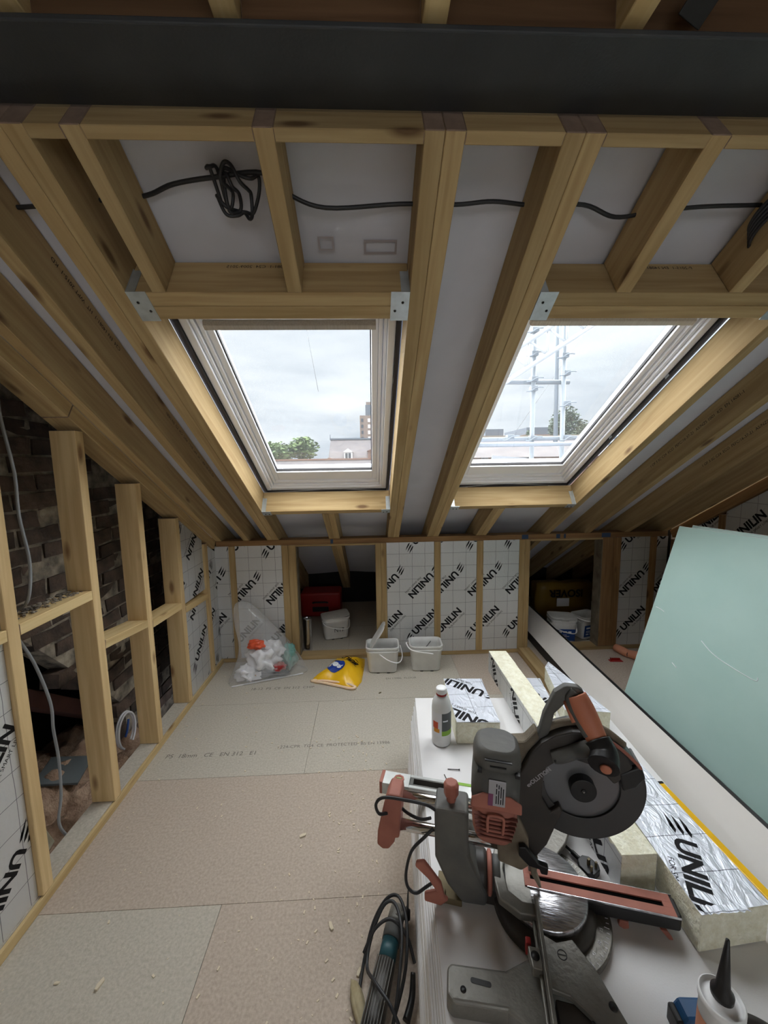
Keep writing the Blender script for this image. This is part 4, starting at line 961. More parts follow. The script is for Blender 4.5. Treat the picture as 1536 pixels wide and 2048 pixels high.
for sg in (-1, 1):
    bm = bmesh.new()
    P_ = [(-.012, sg*.10), (.020, sg*.112), (.058, sg*.098), (.098, sg*.150), (.150, sg*.262), (.150, sg*.292), (.07, sg*.232), (.03, sg*.205), (-.012, sg*.20)]
    prism(bm, P_ if sg > 0 else P_[::-1], .048, .063); w_ = sp('table_wing', bm, 'cast', .003)
    bm = bmesh.new(); P_ = [(.0, sg*.205), (.045, sg*.205), (.135, sg*.285), (.15, sg*.31), (.0, sg*.31)]
    prism(bm, P_ if sg > 0 else P_[::-1], .0, .046); sp('wing_underside', bm, 'sawdark', .003)
    bm = bmesh.new(); lathe(bm, [(.0085, .0632), (.0085, .0640), (0, .0640)], 18, Matrix.Translation((.112, sg*.205, 0))); lathe(bm, [(.004, .0632), (.004, .0640), (0, .0640)], 12, Matrix.Translation((.065, sg*.24, 0))); sp('bolt_hole', bm, 'sawblack', 0, parent=w_)
    bm = bmesh.new(); lathe(bm, [(.0105, .0632), (.0105, .0638), (.0088, .0638), (.0088, .0632)], 28, Matrix.Translation((.028, sg*.135, 0))); box(bm, .0195, .0365, sg*.135-.0008, sg*.135+.0008, .0632, .0638, Matrix.Identity(4)); sp('hand_warning_emblem', bm, 'sawblack', 0, parent=w_)
    # rear foot with slot and hole
    P_ = [(-.222, sg*.190), (-.10, sg*.178), (-.055, sg*.15), (-.012, sg*.13), (-.012, sg*.262), (-.06, sg*.262), (-.10, sg*.245), (-.215, sg*.256), (-.228, sg*.246), (-.23, sg*.20)]
    bm = bmesh.new(); prism(bm, P_ if sg > 0 else P_[::-1], .0, .046); f_ = sp('base_foot', bm, 'cast', .007, seg=3)
    bm = bmesh.new(); prism(bm, rrect(.045, .010, .0045, 3, -.155, sg*.212), .0462, .0468); lathe(bm, [(.0065, .0463), (.0065, .0468), (0, .0468)], 16, Matrix.Translation((-.193, sg*.232, 0))); sp('foot_slot', bm, 'sawblack', 0, parent=f_)
    # fence
    bm = bmesh.new()
    P_ = [(sg*.038, .066), (sg*.045, .098), (sg*.060, .108), (sg*.285, .108), (sg*.305, .095), (sg*.305, .064), (sg*.038, .064)]
    prism(bm, P_ if sg > 0 else P_[::-1], -.022, -.013, 'x'); fe = sp('fence', bm, 'cast', .002)
    bm = bmesh.new(); prism(bm, [(-.05, sg*.15), (-.022, sg*.15), (-.022, sg*.19), (-.045, sg*.19)][::sg], .063, .088); box(bm, -.03, -.022, sg*.06 if sg > 0 else -.28, .28 if sg > 0 else -.06, .063, .075); sp('fence_rib', bm, 'cast', .003, parent=fe)
    bm = bmesh.new(); lathe(bm, [(.0095, 0), (.0095, .0006), (0, .0006)], 18, Matrix.Translation((-.036, sg*.168, .0885))); sp('fence_hole', bm, 'sawblack', 0, parent=fe)
bm = bmesh.new(); box(bm, -.052, -.040, -.140, -.125, .045, .078); sp('bevel_stop', bm, 'red', .002)
# back bridge of the fence round the blade
bm = bmesh.new(); prism(bm, [(-.012, -.085), (-.06, -.088), (-.108, -.062), (-.124, .015), (-.108, .09), (-.06, .112), (-.012, .108), (-.012, .082), (-.05, .080), (-.082, .060), (-.092, .015), (-.082, -.038), (-.05, -.058), (-.012, -.056)], .0662, .088); sp('fence_bridge', bm, 'cast', .004, seg=3)
# turntable
bm = bmesh.new(); lathe(bm, [(0, .0405), (.109, .0405), (.111, .048), (.111, .061), (.108, .064), (0, .064)], 64, Matrix.Translation((.01, .018, 0))); sp('turntable', bm, 'bright', 0)
bm = bmesh.new(); prism(bm, [(-.085, -.02), (-.05, -.05), (-.024, -.06), (-.024, .095), (-.05, .085), (-.085, .06)], .0642, .0656); sp('turntable_recess', bm, 'cast', .0004)
# arm and kerf plate
bm = bmesh.new(); prism(bm, [(.105, -.004), (.33, .0), (.336, .008), (.336, .048), (.33, .056), (.105, .058)], .026, .0635); sp('mitre_arm', bm, 'sawblack', .005, seg=3)
bm = bmesh.new(); box(bm, -.030, .330, -.0025, -.0012, .0636, .0685); box(bm, -.030, .330, .0522, .0535, .0636, .0685); sp('arm_trim', bm, 'bright', 0)
bm = bmesh.new(); box(bm, -.036, .322, -.001, .0190, .0645, .0688); box(bm, -.036, .322, .0320, .052, .0645, .0688); box(bm, -.036, -.020, .0190, .0320, .0645, .0688); box(bm, .300, .322, .0190, .0320, .0645, .0688); sp('kerf_plate', bm, 'dullred', .0004)
bm = bmesh.new(); box(bm, -.020, .300, .0190, .0320, .0641, .0648); sp('kerf_slot', bm, 'slot_black', 0)
bm = bmesh.new(); prism(bm, [(.195, .026), (.215, .026), (.218, .006), (.205, .001), (.192, .008)], -.002, .012, 'y'); sp('lock_lever', bm, 'dullred', .003)
bm = bmesh.new(); prism(bm, [(.285, .026), (.300, .026), (.316, .004), (.306, .002)], -.004, .006, 'y'); sp('lock_lever', bm, 'dullred', .002)
# pivot, bevel lever, carriage, rails
bm = bmesh.new(); lathe(bm, [(0, 0), (.046, 0), (.052, .010), (.052, .052), (.046, .060), (0, .060)], 32, Matrix.Translation((-.195, .02, .062)) @ Matrix.Rotation(R(90), 4, 'Y')); box(bm, -.19, -.10, -.018, .058, .004, .06); sp('bevel_pivot', bm, 'sawdark', .003)
bm = bmesh.new(); lathe(bm, [(.044, .0), (.050, .003), (.050, .010), (.044, .013)], 32, Matrix.Translation((-.134, .02, .062)) @ Matrix.Rotation(R(90), 4, 'Y')); sp('bevel_scale_ring', bm, 'dullred', .001)
bm = bmesh.new(); lathe(bm, [(0, 0), (.040, 0), (.042, .022), (0, .024)], 28, Matrix.Translation((-.122, .02, .062)) @ Matrix.Rotation(R(90), 4, 'Y')); sp('pivot_cap', bm, 'sawgrey', 0)
bm = bmesh.new(); prism(bm, [(-.275, .282), (-.186, .282), (-.184, .16), (-.160, .105), (-.135, .055), (-.135, .018), (-.200, .012), (-.240, .060), (-.273, .135)], -.038, .040, 'y'); ca = sp('slide_carriage', bm, 'sawgrey', .010, seg=3)
bm = bmesh.new(); box(bm, -.268, -.20, -.040, .03, .004, .022); box(bm, -.275, -.245, -.046, -.02, .010, .028); sp('depth_bracket', bm, 'bronze', .002)
bm = bmesh.new(); lathe(bm, [(0, .28), (.013, .28), (.013, .296), (.020, .300), (.021, .330), (.015, .336), (0, .336)], 8, Matrix.Translation((-.232, 0, 0)), smooth=False); sp('slide_lock_knob', bm, 'dullred', .002)
bm = bmesh.new(); prism(bm, [(-.322, .125), (-.300, .132), (-.255, .075), (-.245, .035), (-.235, .030), (-.255, .008), (-.300, .012), (-.300, .034), (-.268, .050), (-.290, .082), (-.325, .112)], -.052, -.040, 'y'); sp('bevel_lock_lever', bm, 'dullred', .004)
for zr, u1, vv in ((.185, -.085, -.006), (.258, -.085, .012)):
    bm = bmesh.new(); tube(bm, [(-.405, vv, zr), (u1, vv, zr)], .0145, 20, smooth=False); sp('slide_rail', bm, 'chrome', 0)
bm = bmesh.new(); prism(bm, [(-.402, .292), (-.368, .292), (-.366, .268), (-.372, .162), (-.384, .160), (-.386, .146), (-.402, .122), (-.420, .118), (-.436, .130), (-.434, .170), (-.414, .262)], -.030, .034, 'y'); sp('rail_end_cap', bm, 'dullred', .008, seg=3)
# head mount
bm = bmesh.new(); prism(bm, [(-.112, .20), (-.108, .155), (-.05, .140), (-.03, .160), (-.035, .235), (-.06, .290), (-.112, .285)], -.030, .046, 'y'); sp('head_mount', bm, 'dust', .005)
bm = bmesh.new(); prism(bm, [(-.060, .225), (-.045, .228), (-.012, .188), (.012, .182), (.010, .160), (-.006, .160), (-.010, .172), (-.036, .176), (-.060, .200)], -.046, -.032, 'y'); sp('down_stop', bm, 'sawblack', .003)
bm = bmesh.new(); prism(bm, [(-.03, .158), (-.006, .158), (-.010, .118), (.004, .080), (-.002, .078), (-.022, .112)], -.010, .010, 'y'); sp('dust_flap', bm, 'dust', .002)
# motor
MT = SW @ Matrix.Translation((-.127, -.075, .287)) @ Matrix.Rotation(R(1.5), 4, 'Y')
def mrow(bm, z, w, d, r): return [bm.verts.new((a, b, z)) for a, b in rrect(w, d, r, 5)]
def mloft(rows, mat, name, bevel=0, par=sw):
    bm = bmesh.new(); L_ = [mrow(bm, *q) for q in rows]
    bm.faces.new(L_[0][::-1]); bm.faces.new(L_[-1])
    for A, B in zip(L_, L_[1:]):
        for i in range(len(A)): bm.faces.new((A[i], A[(i+1) % len(A)], B[(i+1) % len(A)], B[i])).smooth = True
    return fin(name, bm, mat, par, MT, bevel=bevel, angle=50)
mloft([(0, .070, .06, .02), (.006, .086, .078, .028), (.03, .100, .094, .034), (.085, .108, .104, .038), (.110, .110, .106, .038)], 'dullred', 'motor_end_cover')
mb = mloft([(.1105, .112, .108, .040), (.150, .112, .108, .040), (.205, .108, .104, .040)], 'sawgrey', 'motor_housing')
bm = bmesh.new(); prism(bm, [(-.057, .108), (.057, .108), (.056, .132), (.030, .148), (-.030, .148), (-.056, .132)], -.0555, -.050, 'y'); fin('motor_cover_lip', bm, 'dullred', sw, MT, bevel=.003)
mloft([(.2055, .110, .108, .038), (.222, .108, .106, .038), (.238, .098, .096, .034), (.246, .080, .080, .030)], 'sawgrey', 'gear_collar')
bm = bmesh.new()
for z, w in ((.216, .036), (.230, .060)): box(bm, -w/2, w/2, -.056, -.0505, z, z+.0028)
for sx_ in (-.045, .038): box(bm, sx_, sx_+.010, -.0560, -.045, .198, .206)
fin('collar_vents', bm, 'sawblack', sw, MT, bevel=.0005)
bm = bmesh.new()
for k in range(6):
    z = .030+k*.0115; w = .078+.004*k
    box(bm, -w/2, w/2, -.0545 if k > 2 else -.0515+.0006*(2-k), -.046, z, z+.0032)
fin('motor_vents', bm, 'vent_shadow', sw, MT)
bm = bmesh.new(); tube(bm, [(-.017, -.058, .055), (-.0175, -.060, .092), (-.010, -.061, .100), (.010, -.061, .100), (.0175, -.060, .092), (.017, -.058, .055)], .0032, 8); fin('brush_cover_loop', bm, 'dullred', sw, MT)
bm = bmesh.new(); box(bm, -.019, .019, -.0572, -.0545, .122, .186); rl = fin('rating_label', bm, 'labelsilver', sw, MT, bevel=.001)
bm = bmesh.new(); box(bm, -.019, -.008, -.0578, -.0573, .122, .152); fin('label_print', bm, 'magenta', rl, MT)
lettering('label_lettering', rl, MT @ frame_M((.006, -.0573, .155), Vector((0, 0, 1)), Vector((-1, 0, 0)), Vector((0, -1, 0))), [(-.03, -.012), (.03, -.012), (.03, .012), (-.03, .012)], [[(x0, y0), (x0+w0, y0), (x0+w0, y0+.0022), (x0, y0+.0022)] for x0, y0, w0 in ((-.026, .006, .020), (-.002, .006, .014), (.016, .006, .008), (-.026, .001, .034), (.012, .001, .010), (-.026, -.004, .012), (-.010, -.004, .028), (-.026, -.009, .040))], 'ink', .0006)
# blade, guards
BC = (.090, .385); 
def disc(bm, r, v0, v1, n=72, c=BC): lathe(bm, [(0, v0), (r, v0), (r, v1), (0, v1)], n, Matrix.Translation((c[0], 0, c[1])) @ Matrix.Rotation(R(-90), 4, 'X'), smooth=False)
bm = bmesh.new(); n = 72
for v0, v1 in ((.003, .0052),):
    A = []; B = []
    for k in range(n*2):
        r = .127 if k % 4 < 2 else .121; a = math.pi*k/n; A.append(bm.verts.new((BC[0]+r*math.cos(a), v0, BC[1]+r*math.sin(a)))); B.append(bm.verts.new((BC[0]+r*math.cos(a), v1, BC[1]+r*math.sin(a))))
    bm.faces.new(A); bm.faces.new(B[::-1])
    for k in range(n*2): bm.faces.new((A[k], B[k], B[(k+1) % (n*2)], A[(k+1) % (n*2)]))
sp('saw_blade', bm, 'blade', 0)
# lower guard: annulus open on the left where the upper guard takes over
bm = bmesh.new(); N_ = 64; a0, a1 = -178, 100
def arcp(r, s, e, m): return [(BC[0]+r*math.cos(R(s+(e-s)*i/m)), BC[1]+r*math.sin(R(s+(e-s)*i/m))) for i in range(m+1)]
prism(bm, arcp(.144, a0, a1, N_) + arcp(.088, a1, a0, N_), -.004, -.001, 'y')
prism(bm, arcp(.144, a0, a1, N_) + arcp(.1405, a1, a0, N_), -.004, .046, 'y')
prism(bm, arcp(.144, a0, a1, N_) + arcp(.088, a1, a0, N_), .043, .046, 'y')
sp('lower_guard', bm, 'guard', .001)
# upper guard body
ug = [(-.070, .175), (-.082, .26), (-.075, .345), (-.060, .400), (-.036, .455), (-.010, .494), (.022, .520), (.060, .535), (.100, .538), (.140, .524), (.186, .487), (.196, .462), (.168, .420), (.158, .412), (.120, .450), (.070, .462), (.028, .450), (.004, .430), (-.002, .400), (-.004, .345), (.016, .310), (.038, .330), (.046, .316), (.030, .270), (.012, .215), (-.010, .178), (-.040, .160)]
bm = bmesh.new(); prism(bm, ug, -.016, .052, 'y'); ugo = sp('upper_guard', bm, 'sawdark', .004, seg=3)
bm = bmesh.new(); tube(bm, [(-.066, .014, .40), (-.040, .014, .462), (-.010, .014, .502), (.022, .014, .528), (.060, .014, .543), (.100, .014, .545), (.142, .014, .530), (.184, .014, .498)], .009, 8); box(bm, -.001, 0, 0, .001, .50, .501); sp('guard_ridge', bm, 'dust', 0, parent=ugo)
bm = bmesh.new(); prism(bm, [(-.085, .405), (-.060, .400), (-.036, .455), (-.010, .494), (-.020, .515), (-.046, .480), (-.100, .470)], .0, .040, 'y'); sp('gear_case', bm, 'dust', .006)
bm = bmesh.new(); prism(bm, [(.168, .442), (.192, .458), (.214, .470), (.224, .440), (.205, .412), (.178, .398)], -.018, .050, 'y'); sp('guard_nose', bm, 'sawblack', .004)
bm = bmesh.new(); tube(bm, [(.125, -.012, .530), (.150, -.016, .520), (.178, -.018, .500), (.208, -.016, .470), (.214, -.010, .455)], .0042, 8); sp('guard_link', bm, 'dullred', 0)
bm = bmesh.new(); disc(bm, .030, -.020, .018, 40); disc(bm, .0065, -.0225, -.020, 6); sp('arbor_cap', bm, 'sawblack', .002)
bm = bmesh.new(); disc(bm, .0022, -.0232, -.0226, 6); sp('arbor_screw', bm, 'cast', 0)
M = SW @ frame_M((-.014, -.0164, .402), Vector((.68, 0, .73)).normalized(), Vector((-.73, 0, .68)).normalized(), Vector((0, -1, 0)))
lettering('guard_lettering', ugo, M, [(-.07, -.02), (.07, -.02), (.07, .02), (-.07, .02)], T2(textpolys('evOLUTION', .0145, .0004), 0, 0), 'labelsilver', .0008)
# handle
bm = bmesh.new(); prism(bm, [(-.034, .452), (-.012, .520), (-.004, .560), (.020, .622), (.044, .642), (.074, .642), (.088, .630), (.082, .606), (.062, .612), (.048, .598), (.022, .566), (.012, .515), (.000, .480), (-.004, .470)], .002, .024, 'y'); sp('handle_frame', bm, 'sawgrey', .005, seg=3)
HA, HB = Vector((.070, .004, .622)), Vector((.110, -.040, .535))
bm = bmesh.new(); tube(bm, [HA, HA.lerp(HB, .25), HA.lerp(HB, .6), HB], lambda s: .0225+.004*math.sin(math.pi*s), 16); sp('grip', bm, 'orange', 0)
bm = bmesh.new(); tube(bm, [HA+Vector((-.004, 0, .012)), HA+Vector((-.016, -.002, -.01)), HA.lerp(HB, .5)+Vector((-.020, -.002, -.004)), HB+Vector((-.022, .0, .012))], .011, 10); sp('grip_edge', bm, 'sawgrey', 0)
bm = bmesh.new(); tube(bm, [HA+Vector((-.024, .002, -.020)), HA.lerp(HB, .6)+Vector((-.032, 0, -.004))], .007, 10); sp('trigger', bm, 'orange', 0)
D_ = (HB-HA).normalized(); bm = bmesh.new()
tube(bm, [HB-D_*.004, HB+D_*.018+Vector((0, -.012, 0)), HB+D_*.024+Vector((-.01, -.034, -.006))], lambda s: .029+.003*s, 18); sp('handle_end', bm, 'sawblack', 0)
ec = HB+D_*.024+Vector((-.010, -.034, -.006))
bm = bmesh.new(); lathe(bm, [(0, 0), (.0125, 0), (.011, .004), (0, .0045)], 20, Matrix.Translation(ec+Vector((.004, -.003, -.003))) @ Vector((-.25, -.95, -.2)).normalized().to_track_quat('Z', 'Y').to_matrix().to_4x4()); sp('lock_off_button', bm, 'orange', 0)
bm = bmesh.new(); tube(bm, [HB+D_*.012+Vector((-.012, -.006, 0)), (.070, -.020, .492), (.034, -.022, .474), (.018, -.018, .466)], lambda s: .020-.004*s, 10); sp('handle_link', bm, 'sawgrey', 0)
bm = bmesh.new(); lathe(bm, [(0, 0), (.0035, 0), (.0035, .002), (0, .002)], 10, Matrix.Translation((.020, -.034, .468)) @ Matrix.Rotation(R(90), 4, 'X')); lathe(bm, [(0, 0), (.003, 0), (.003, .002), (0, .002)], 10, Matrix.Translation((-.020, .002, .468)) @ Matrix.Rotation(R(90), 4, 'X')); sp('handle_screw', bm, 'sawblack', 0)
# saw cable and plug
bm = bmesh.new(); tube(bm, [(-.270, -.03, .270), (-.295, -.04, .292), (-.350, -.045, .300), (-.410, -.045, .296), (-.432, -.045, .272), (-.424, -.045, .245), (-.405, -.03, .235)], .0042, 8)
tube(bm, [(-.405, .03, .232), (-.36, .0, .222), (-.315, -.02, .226), (-.285, -.030, .245)], .0042, 8)
tube(bm, [(-.278, -.03, .215), (-.300, -.04, .195), (-.335, -.045, .150), (-.350, -.05, .085), (-.345, -.05, .042), (-.322, -.05, .030), (-.295, -.045, .050), (-.268, -.040, .072)], .0042, 8); sp('power_cable', bm, 'cable_black', 0)
PG = Matrix.Translation((.612, .985, S)) @ Matrix.Rotation(R(-62), 4, 'Z')
bm = bmesh.new(); tube(bm, [(-.17, .02, .05), (-.13, .015, .03), (-.08, .004, .010), (-.03, .0, .012)], .004, 8); fin('plug_cable', bm, 'cable_black', sw, PG)
bm = bmesh.new(); prism(bm, [(-.012, -.011), (.002, -.024), (.030, -.026), (.042, -.014), (.042, .014), (.030, .026), (.002, .024), (-.012, .011)], .001, .020); tube(bm, [(-.038, 0, .011), (-.010, 0, .011)], .007, 10); pg = fin('plug', bm, 'sawblack', sw, PG, bevel=.004)
bm = bmesh.new(); box(bm, .012, .018, -.004, .004, .020, .038); box(bm, .028, .033, -.014, -.008, .020, .036); box(bm, .028, .033, .008, .014, .020, .036); fin('plug_pins', bm, 'bronze', pg, PG)

# ================================================================== SEALANT CARTRIDGE AND CAULKING GUN (front right)
sc_ = thing('sealant_cartridge', 'upright white sealant cartridge with black nozzle, front right corner', 'cartridge', M=Matrix.Translation((.585, .532, S)))
bm = bmesh.new(); lathe(bm, [(0, .001), (.029, .001), (.030, .004), (.030, .262), (.0325, .264), (.0325, .274), (.030, .276), (.028, .270), (.018, .272), (.010, .280), (0, .281)], 40); fin('tube_body', bm, 'white', sc_)
bm = bmesh.new(); lathe(bm, [(.0, .278), (.016, .279), (.0165, .288), (.0105, .296), (.009, .315), (.0028, .390), (0, .391)], 24, Matrix.Rotation(R(0), 4, 'X')); fin('nozzle', bm, 'sawblack', sc_)
bm = bmesh.new(); lathe(bm, [(.0303, .05), (.0303, .235)], 40); fin('tube_label', bm, 'terracotta', sc_)
cg = thing('caulking_tool', 'blue and dark grey hand tool lying behind the upright sealant cartridge', 'tool', M=Matrix.Translation((.700, .640, S)) @ Matrix.Rotation(R(-6), 4, 'Z'))
bm = bmesh.new(); prism(bm, [(-.082, .001), (-.024, .001), (-.012, .040), (-.022, .060), (-.070, .058), (-.086, .030)], -.018, .020, 'y'); fin('blue_end', bm, 'tool_blue', cg, bevel=.006)
bm = bmesh.new(); box(bm, -.090, -.076, -.016, .018, .004, .046); fin('end_plate', bm, 'sawblack', cg, bevel=.004)
bm = bmesh.new(); tube(bm, [(-.02, 0, .030), (.03, 0, .032), (.060, .0, .034), (.095, -.010, .030), (.13, -.03, .020)], lambda s: .018-.008*s, 12); fin('grey_lever', bm, 'sawdark', cg)

# ================================================================== ANGLE GRINDER on the floor
gd = thing('angle_grinder', 'teal and black angle grinder lying against the foot of the stack', 'angle grinder', M=frame_M((.052, 1.06, .045), Vector((-.32, -.95, .0)).normalized(), Vector((.95, -.32, 0)).normalized(), Vector((0, 0, 1))))
GM = wm(gd)
def gr_(rows, mat, nm):
    bm = bmesh.new(); L_ = []
    for x, w, h, z in rows: L_.append([bm.verts.new((x, a, b+z)) for a, b in rrect(w, h, min(w, h)*.42, 4)])
    bm.faces.new(L_[0]); bm.faces.new(L_[-1][::-1])
    for A, B in zip(L_, L_[1:]):
        for i in range(len(A)): bm.faces.new((A[i], B[i], B[(i+1) % len(A)], A[(i+1) % len(A)])).smooth = True
    return fin(nm, bm, mat, gd, GM)
gr_([(-.055, .03, .03, .0), (-.045, .048, .046, 0), (-.01, .052, .052, 0), (.0, .05, .05, 0)], 'cast', 'gear_head')
gr_([(.0005, .054, .056, 0), (.03, .056, .058, 0), (.045, .054, .056, 0)], 'sawgrey', 'collar')
gr_([(.0455, .050, .052, 0), (.07, .050, .054, 0), (.095, .050, .052, -.002)], 'teal', 'motor_barrel')
gr_([(.0955, .052, .054, -.002), (.15, .056, .060, -.004), (.22, .058, .062, -.006), (.26, .05, .05, -.008)], 'sawdark', 'rear_grip')
for k in range(7):
    a = R(60+k*10*1.0); bm = bmesh.new(); y = -.024+.008*k; box(bm, .10, .25, y-.0008, y+.0008, .0235, .0275); fin('cooling_rib', bm, 'sawgrey', gd, GM)
bm = bmesh.new(); GA = Matrix.Translation((.094, 1.075, .062)) @ Matrix.Rotation(R(-9), 4, 'Z') @ Matrix.Rotation(R(90), 4, 'Y') ; lathe(bm, [(0, -.004), (.018, -.006), (.020, -.002), (.0575, 0), (.0575, .003), (.016, .003), (.012, .010), (0, .010)], 40); fin('cutting_disc', bm, 'sawblack', gd, GA)
bm = bmesh.new(); tube(bm, [(.055, 1.07, .06), (.088, 1.074, .062)], .011, 12); fin('spindle', bm, 'cast', gd, Matrix())
bm = bmesh.new(); cab = [(.035, .86, .02), (.075, .93, .075), (.088, 1.02, .105), (.070, 1.085, .115), (.030, 1.095, .10), (-.015, 1.06, .06), (-.045, .99, .02), (-.060, .90, .008), (-.045, .82, .006), (-.010, .79, .02), (.03, .83, .05), (.055, .90, .092), (.070, .99, .12), (.055, 1.06, .125), (.02, 1.065, .115), (-.02, 1.02, .07), (-.035, .96, .05), (-.01, .90, .085), (.03, .85, .085), (.06, .81, .05), (.07, .79, .02)]
tube(bm, cab, .0048, 8)
tube(bm, [(-.045, .995, .045), (-.01, 1.025, .085), (.04, 1.03, .11), (.085, 1.00, .09), (.105, .96, .05)], .0048, 8); fin('power_cable', bm, 'cable_black', gd, Matrix())
bm = bmesh.new(); tube(bm, [(.098, .94, .05), (.090, .90, .03), (.07, .86, .02)], lambda s: .007+.004*s, 10); fin('cable_sleeve', bm, 'sawblack', gd, Matrix())
gp = thing('gloves', 'crumpled pale work glove under the angle grinder', 'glove', (-.058, .90, 0), R(20))
bm = bmesh.new(); bmesh.ops.create_icosphere(bm, subdivisions=3, radius=1)
for v in bm.verts: v.co = Vector((v.co.x*.018, v.co.y*.060, max(0.001, v.co.z*.014+.013)))*(1+.2*noise.noise(v.co*2))
fin('glove', bm, 'glove', gp, wm(gp), smooth=True)

# ================================================================== CABLES IN THE ROOF
def rc(pts): return [RP(x, (y - n*SN)/CS, n) for x, y, n in pts]
t_ = thing('roof_cable', 'black cable threaded through the rafters above both windows', 'cable', (0, 1.1, 2.2))
bm = bmesh.new(); tube(bm, rc([(-1.1, 1.14, .125), (-.9, 1.135, .122), (-.65, 1.12, .125), (-.56, 1.115, .128), (-.48, 1.09, .124), (-.37, 1.075, .122), (-.25, 1.065, .12), (-.20, 1.10, .12), (-.10, 1.125, .116), (.10, 1.118, .118), (.25, 1.12, .12), (.35, 1.115, .122), (.46, 1.12, .12), (.60, 1.118, .12), (.70, 1.135, .112), (.80, 1.13, .118), (.93, 1.12, .12), (1.10, 1.115, .12)]), .0055, 8); fin('cable', bm, 'cable_black', t_, Matrix())
t_ = thing('cable_coil', 'loose coil of black cable hanging in the upper left rafter bay', 'cable', (-.32, 1.10, 2.22))
cc = [(.45+.0, 0)]
P_ = [(435, 387), (430, 340), (428, 322), (436, 320), (444, 340), (446, 385), (452, 400), (470, 412), (476, 380), (470, 350), (462, 340), (452, 355), (449, 385), (455, 395), (462, 385), (460, 360), (450, 338), (460, 328), (475, 326), (488, 340), (498, 370), (500, 385), (496, 405), (486, 420), (475, 422), (462, 412), (440, 405), (428, 392), (430, 382), (445, 387), (462, 412), (480, 418), (500, 400), (520, 370), (524, 352), (512, 340), (495, 335), (460, 338), (444, 343)]
def pxc(px, py, n):      # coil outline in roof coordinates (measured once from a flat layout)
    return ((px-475)*.00122-.322, 1.092+(py-370)*.00100, n)
bm = bmesh.new(); tube(bm, rc([pxc(a, b, .112+.012*math.sin(i*1.9)) for i, (a, b) in enumerate(P_)]), .0045, 8); fin('cable', bm, 'cable_black', t_, Matrix())
t_ = thing('hanging_pendant_coil', 'dark coiled cable end hanging at the right frame edge', 'cable', (1.10, 1.10, 2.18))
bm = bmesh.new()
for k in range(5): tube(bm, rc([(1.105+.03*math.cos(a)+.004*k, 1.095+.045*math.sin(a)+.003*k, .085-.006*k) for a in [i*math.pi/4 for i in range(8)]]), .0045, 6, closed=True)
fin('cable', bm, 'cable_black', t_, Matrix())
# left wall cable
t_ = thing('wall_cable', 'grey cable hanging down in front of the sooty brick wall', 'cable', (-1.2, 1.33, 0))
bm = bmesh.new(); tube(bm, [(-1.20, 1.345, 1.815), (-1.22, 1.355, 1.70), (-1.215, 1.375, 1.50), (-1.215, 1.372, 1.35), (-1.215, 1.390, 1.18), (-1.215, 1.365, 1.05), (-1.275, 1.375, 1.0), (-1.285, 1.37, .94), (-1.25, 1.395, .80), (-1.24, 1.43, .62), (-1.25, 1.44, .50), (-1.27, 1.47, .35), (-1.27, 1.46, .20), (-1.27, 1.435, .10), (-1.27, 1.47, .0), (-1.28, 1.52, -.06)], .0052, 8); fin('cable', bm, 'cable_grey', t_, Matrix())
t_ = thing('pipe_coil', 'loop of white and blue pipe lying in the left wall hollow', 'pipe', (-1.40, 2.04, .08))
for q, mt in ((0, 'cloth'), (.016, 'cloth')):
    bm = bmesh.new(); tube(bm, [(-1.36-q, 2.02+.072*math.cos(a)+q*.4, .075+.098*math.sin(a)) for a in [R(-60+i*27) for i in range(12)]], .0055, 8); fin('pipe', bm, mt, t_, Matrix())
bm = bmesh.new(); tube(bm, [(-1.355, 2.03, .135), (-1.352, 2.01, .09), (-1.35, 1.985, .06)], .0058, 8); fin('blue_pipe_end', bm, 'blue_label', t_, Matrix())
# mineral wool and rubble
def mound(name, label, x0, x1, y0, y1, h, base, mat, seed, cat='insulation', fr=6):
    t = thing(name, label, cat, ((x0+x1)/2, (y0+y1)/2, base)); bm = bmesh.new(); nx_, ny_ = 34, 50; g = {}
    for i in range(nx_+1):
        for j in range(ny_+1):
            u, v = i/nx_, j/ny_; x = x0+(x1-x0)*u; y = y0+(y1-y0)*v; e = (math.sin(math.pi*min(1, max(0, u)))*math.sin(math.pi*v))**.35
            g[i, j] = bm.verts.new((x, y, base + h*e*(.62+.5*noise.noise(Vector((x*fr, y*fr, seed)))+.16*noise.noise(Vector((x*fr*4, y*fr*4, seed))))))
    for i in range(nx_):
        for j in range(ny_): bm.faces.new((g[i, j], g[i+1, j], g[i+1, j+1], g[i, j+1]))
    return fin(name, bm, mat, t, Matrix(), smooth=True)
mound('mineral_wool', 'heap of brown mineral wool in the bottom of the wall hollow', -1.95, -1.262, .90, 2.36, .36, -.185, 'wool', 3)
t_ = thing('slate_piece', 'blue-grey slate lying on the wool behind the second open stud', 'slate', (-1.50, 1.76, .045)); bm = bmesh.new(); box(bm, -.10, .08, -.07, .10, .0, .012, Matrix.Rotation(R(12), 4, 'Y') @ Matrix.Rotation(R(14), 4, 'Z')); fin('slate', bm, 'slatebit', t_, wm(t_), bevel=.002)
t_ = thing('rubble_lump', 'pale cracked plaster slab leaning in the wall hollow', 'rubble', (-1.60, 1.50, .10)); bm = bmesh.new(); prism(bm, [(-.20, -.1), (.16, -.12), (.12, .10), (.05, .24), (-.05, .30), (-.16, .14)], -.02, .02, 'x', Matrix.Rotation(R(-24), 4, 'Y')); fin('slab', bm, 'plaster', t_, wm(t_), bevel=.004)
t_ = thing('rubble_block', 'small whitish block wedged at the left end of the wool', 'rubble', (-1.36, 1.38, .06)); bm = bmesh.new(); box(bm, -.05, .05, -.06, .05, -.08, .05, Matrix.Rotation(R(20), 4, 'X')); fin('block', bm, 'plaster', t_, wm(t_), bevel=.005)
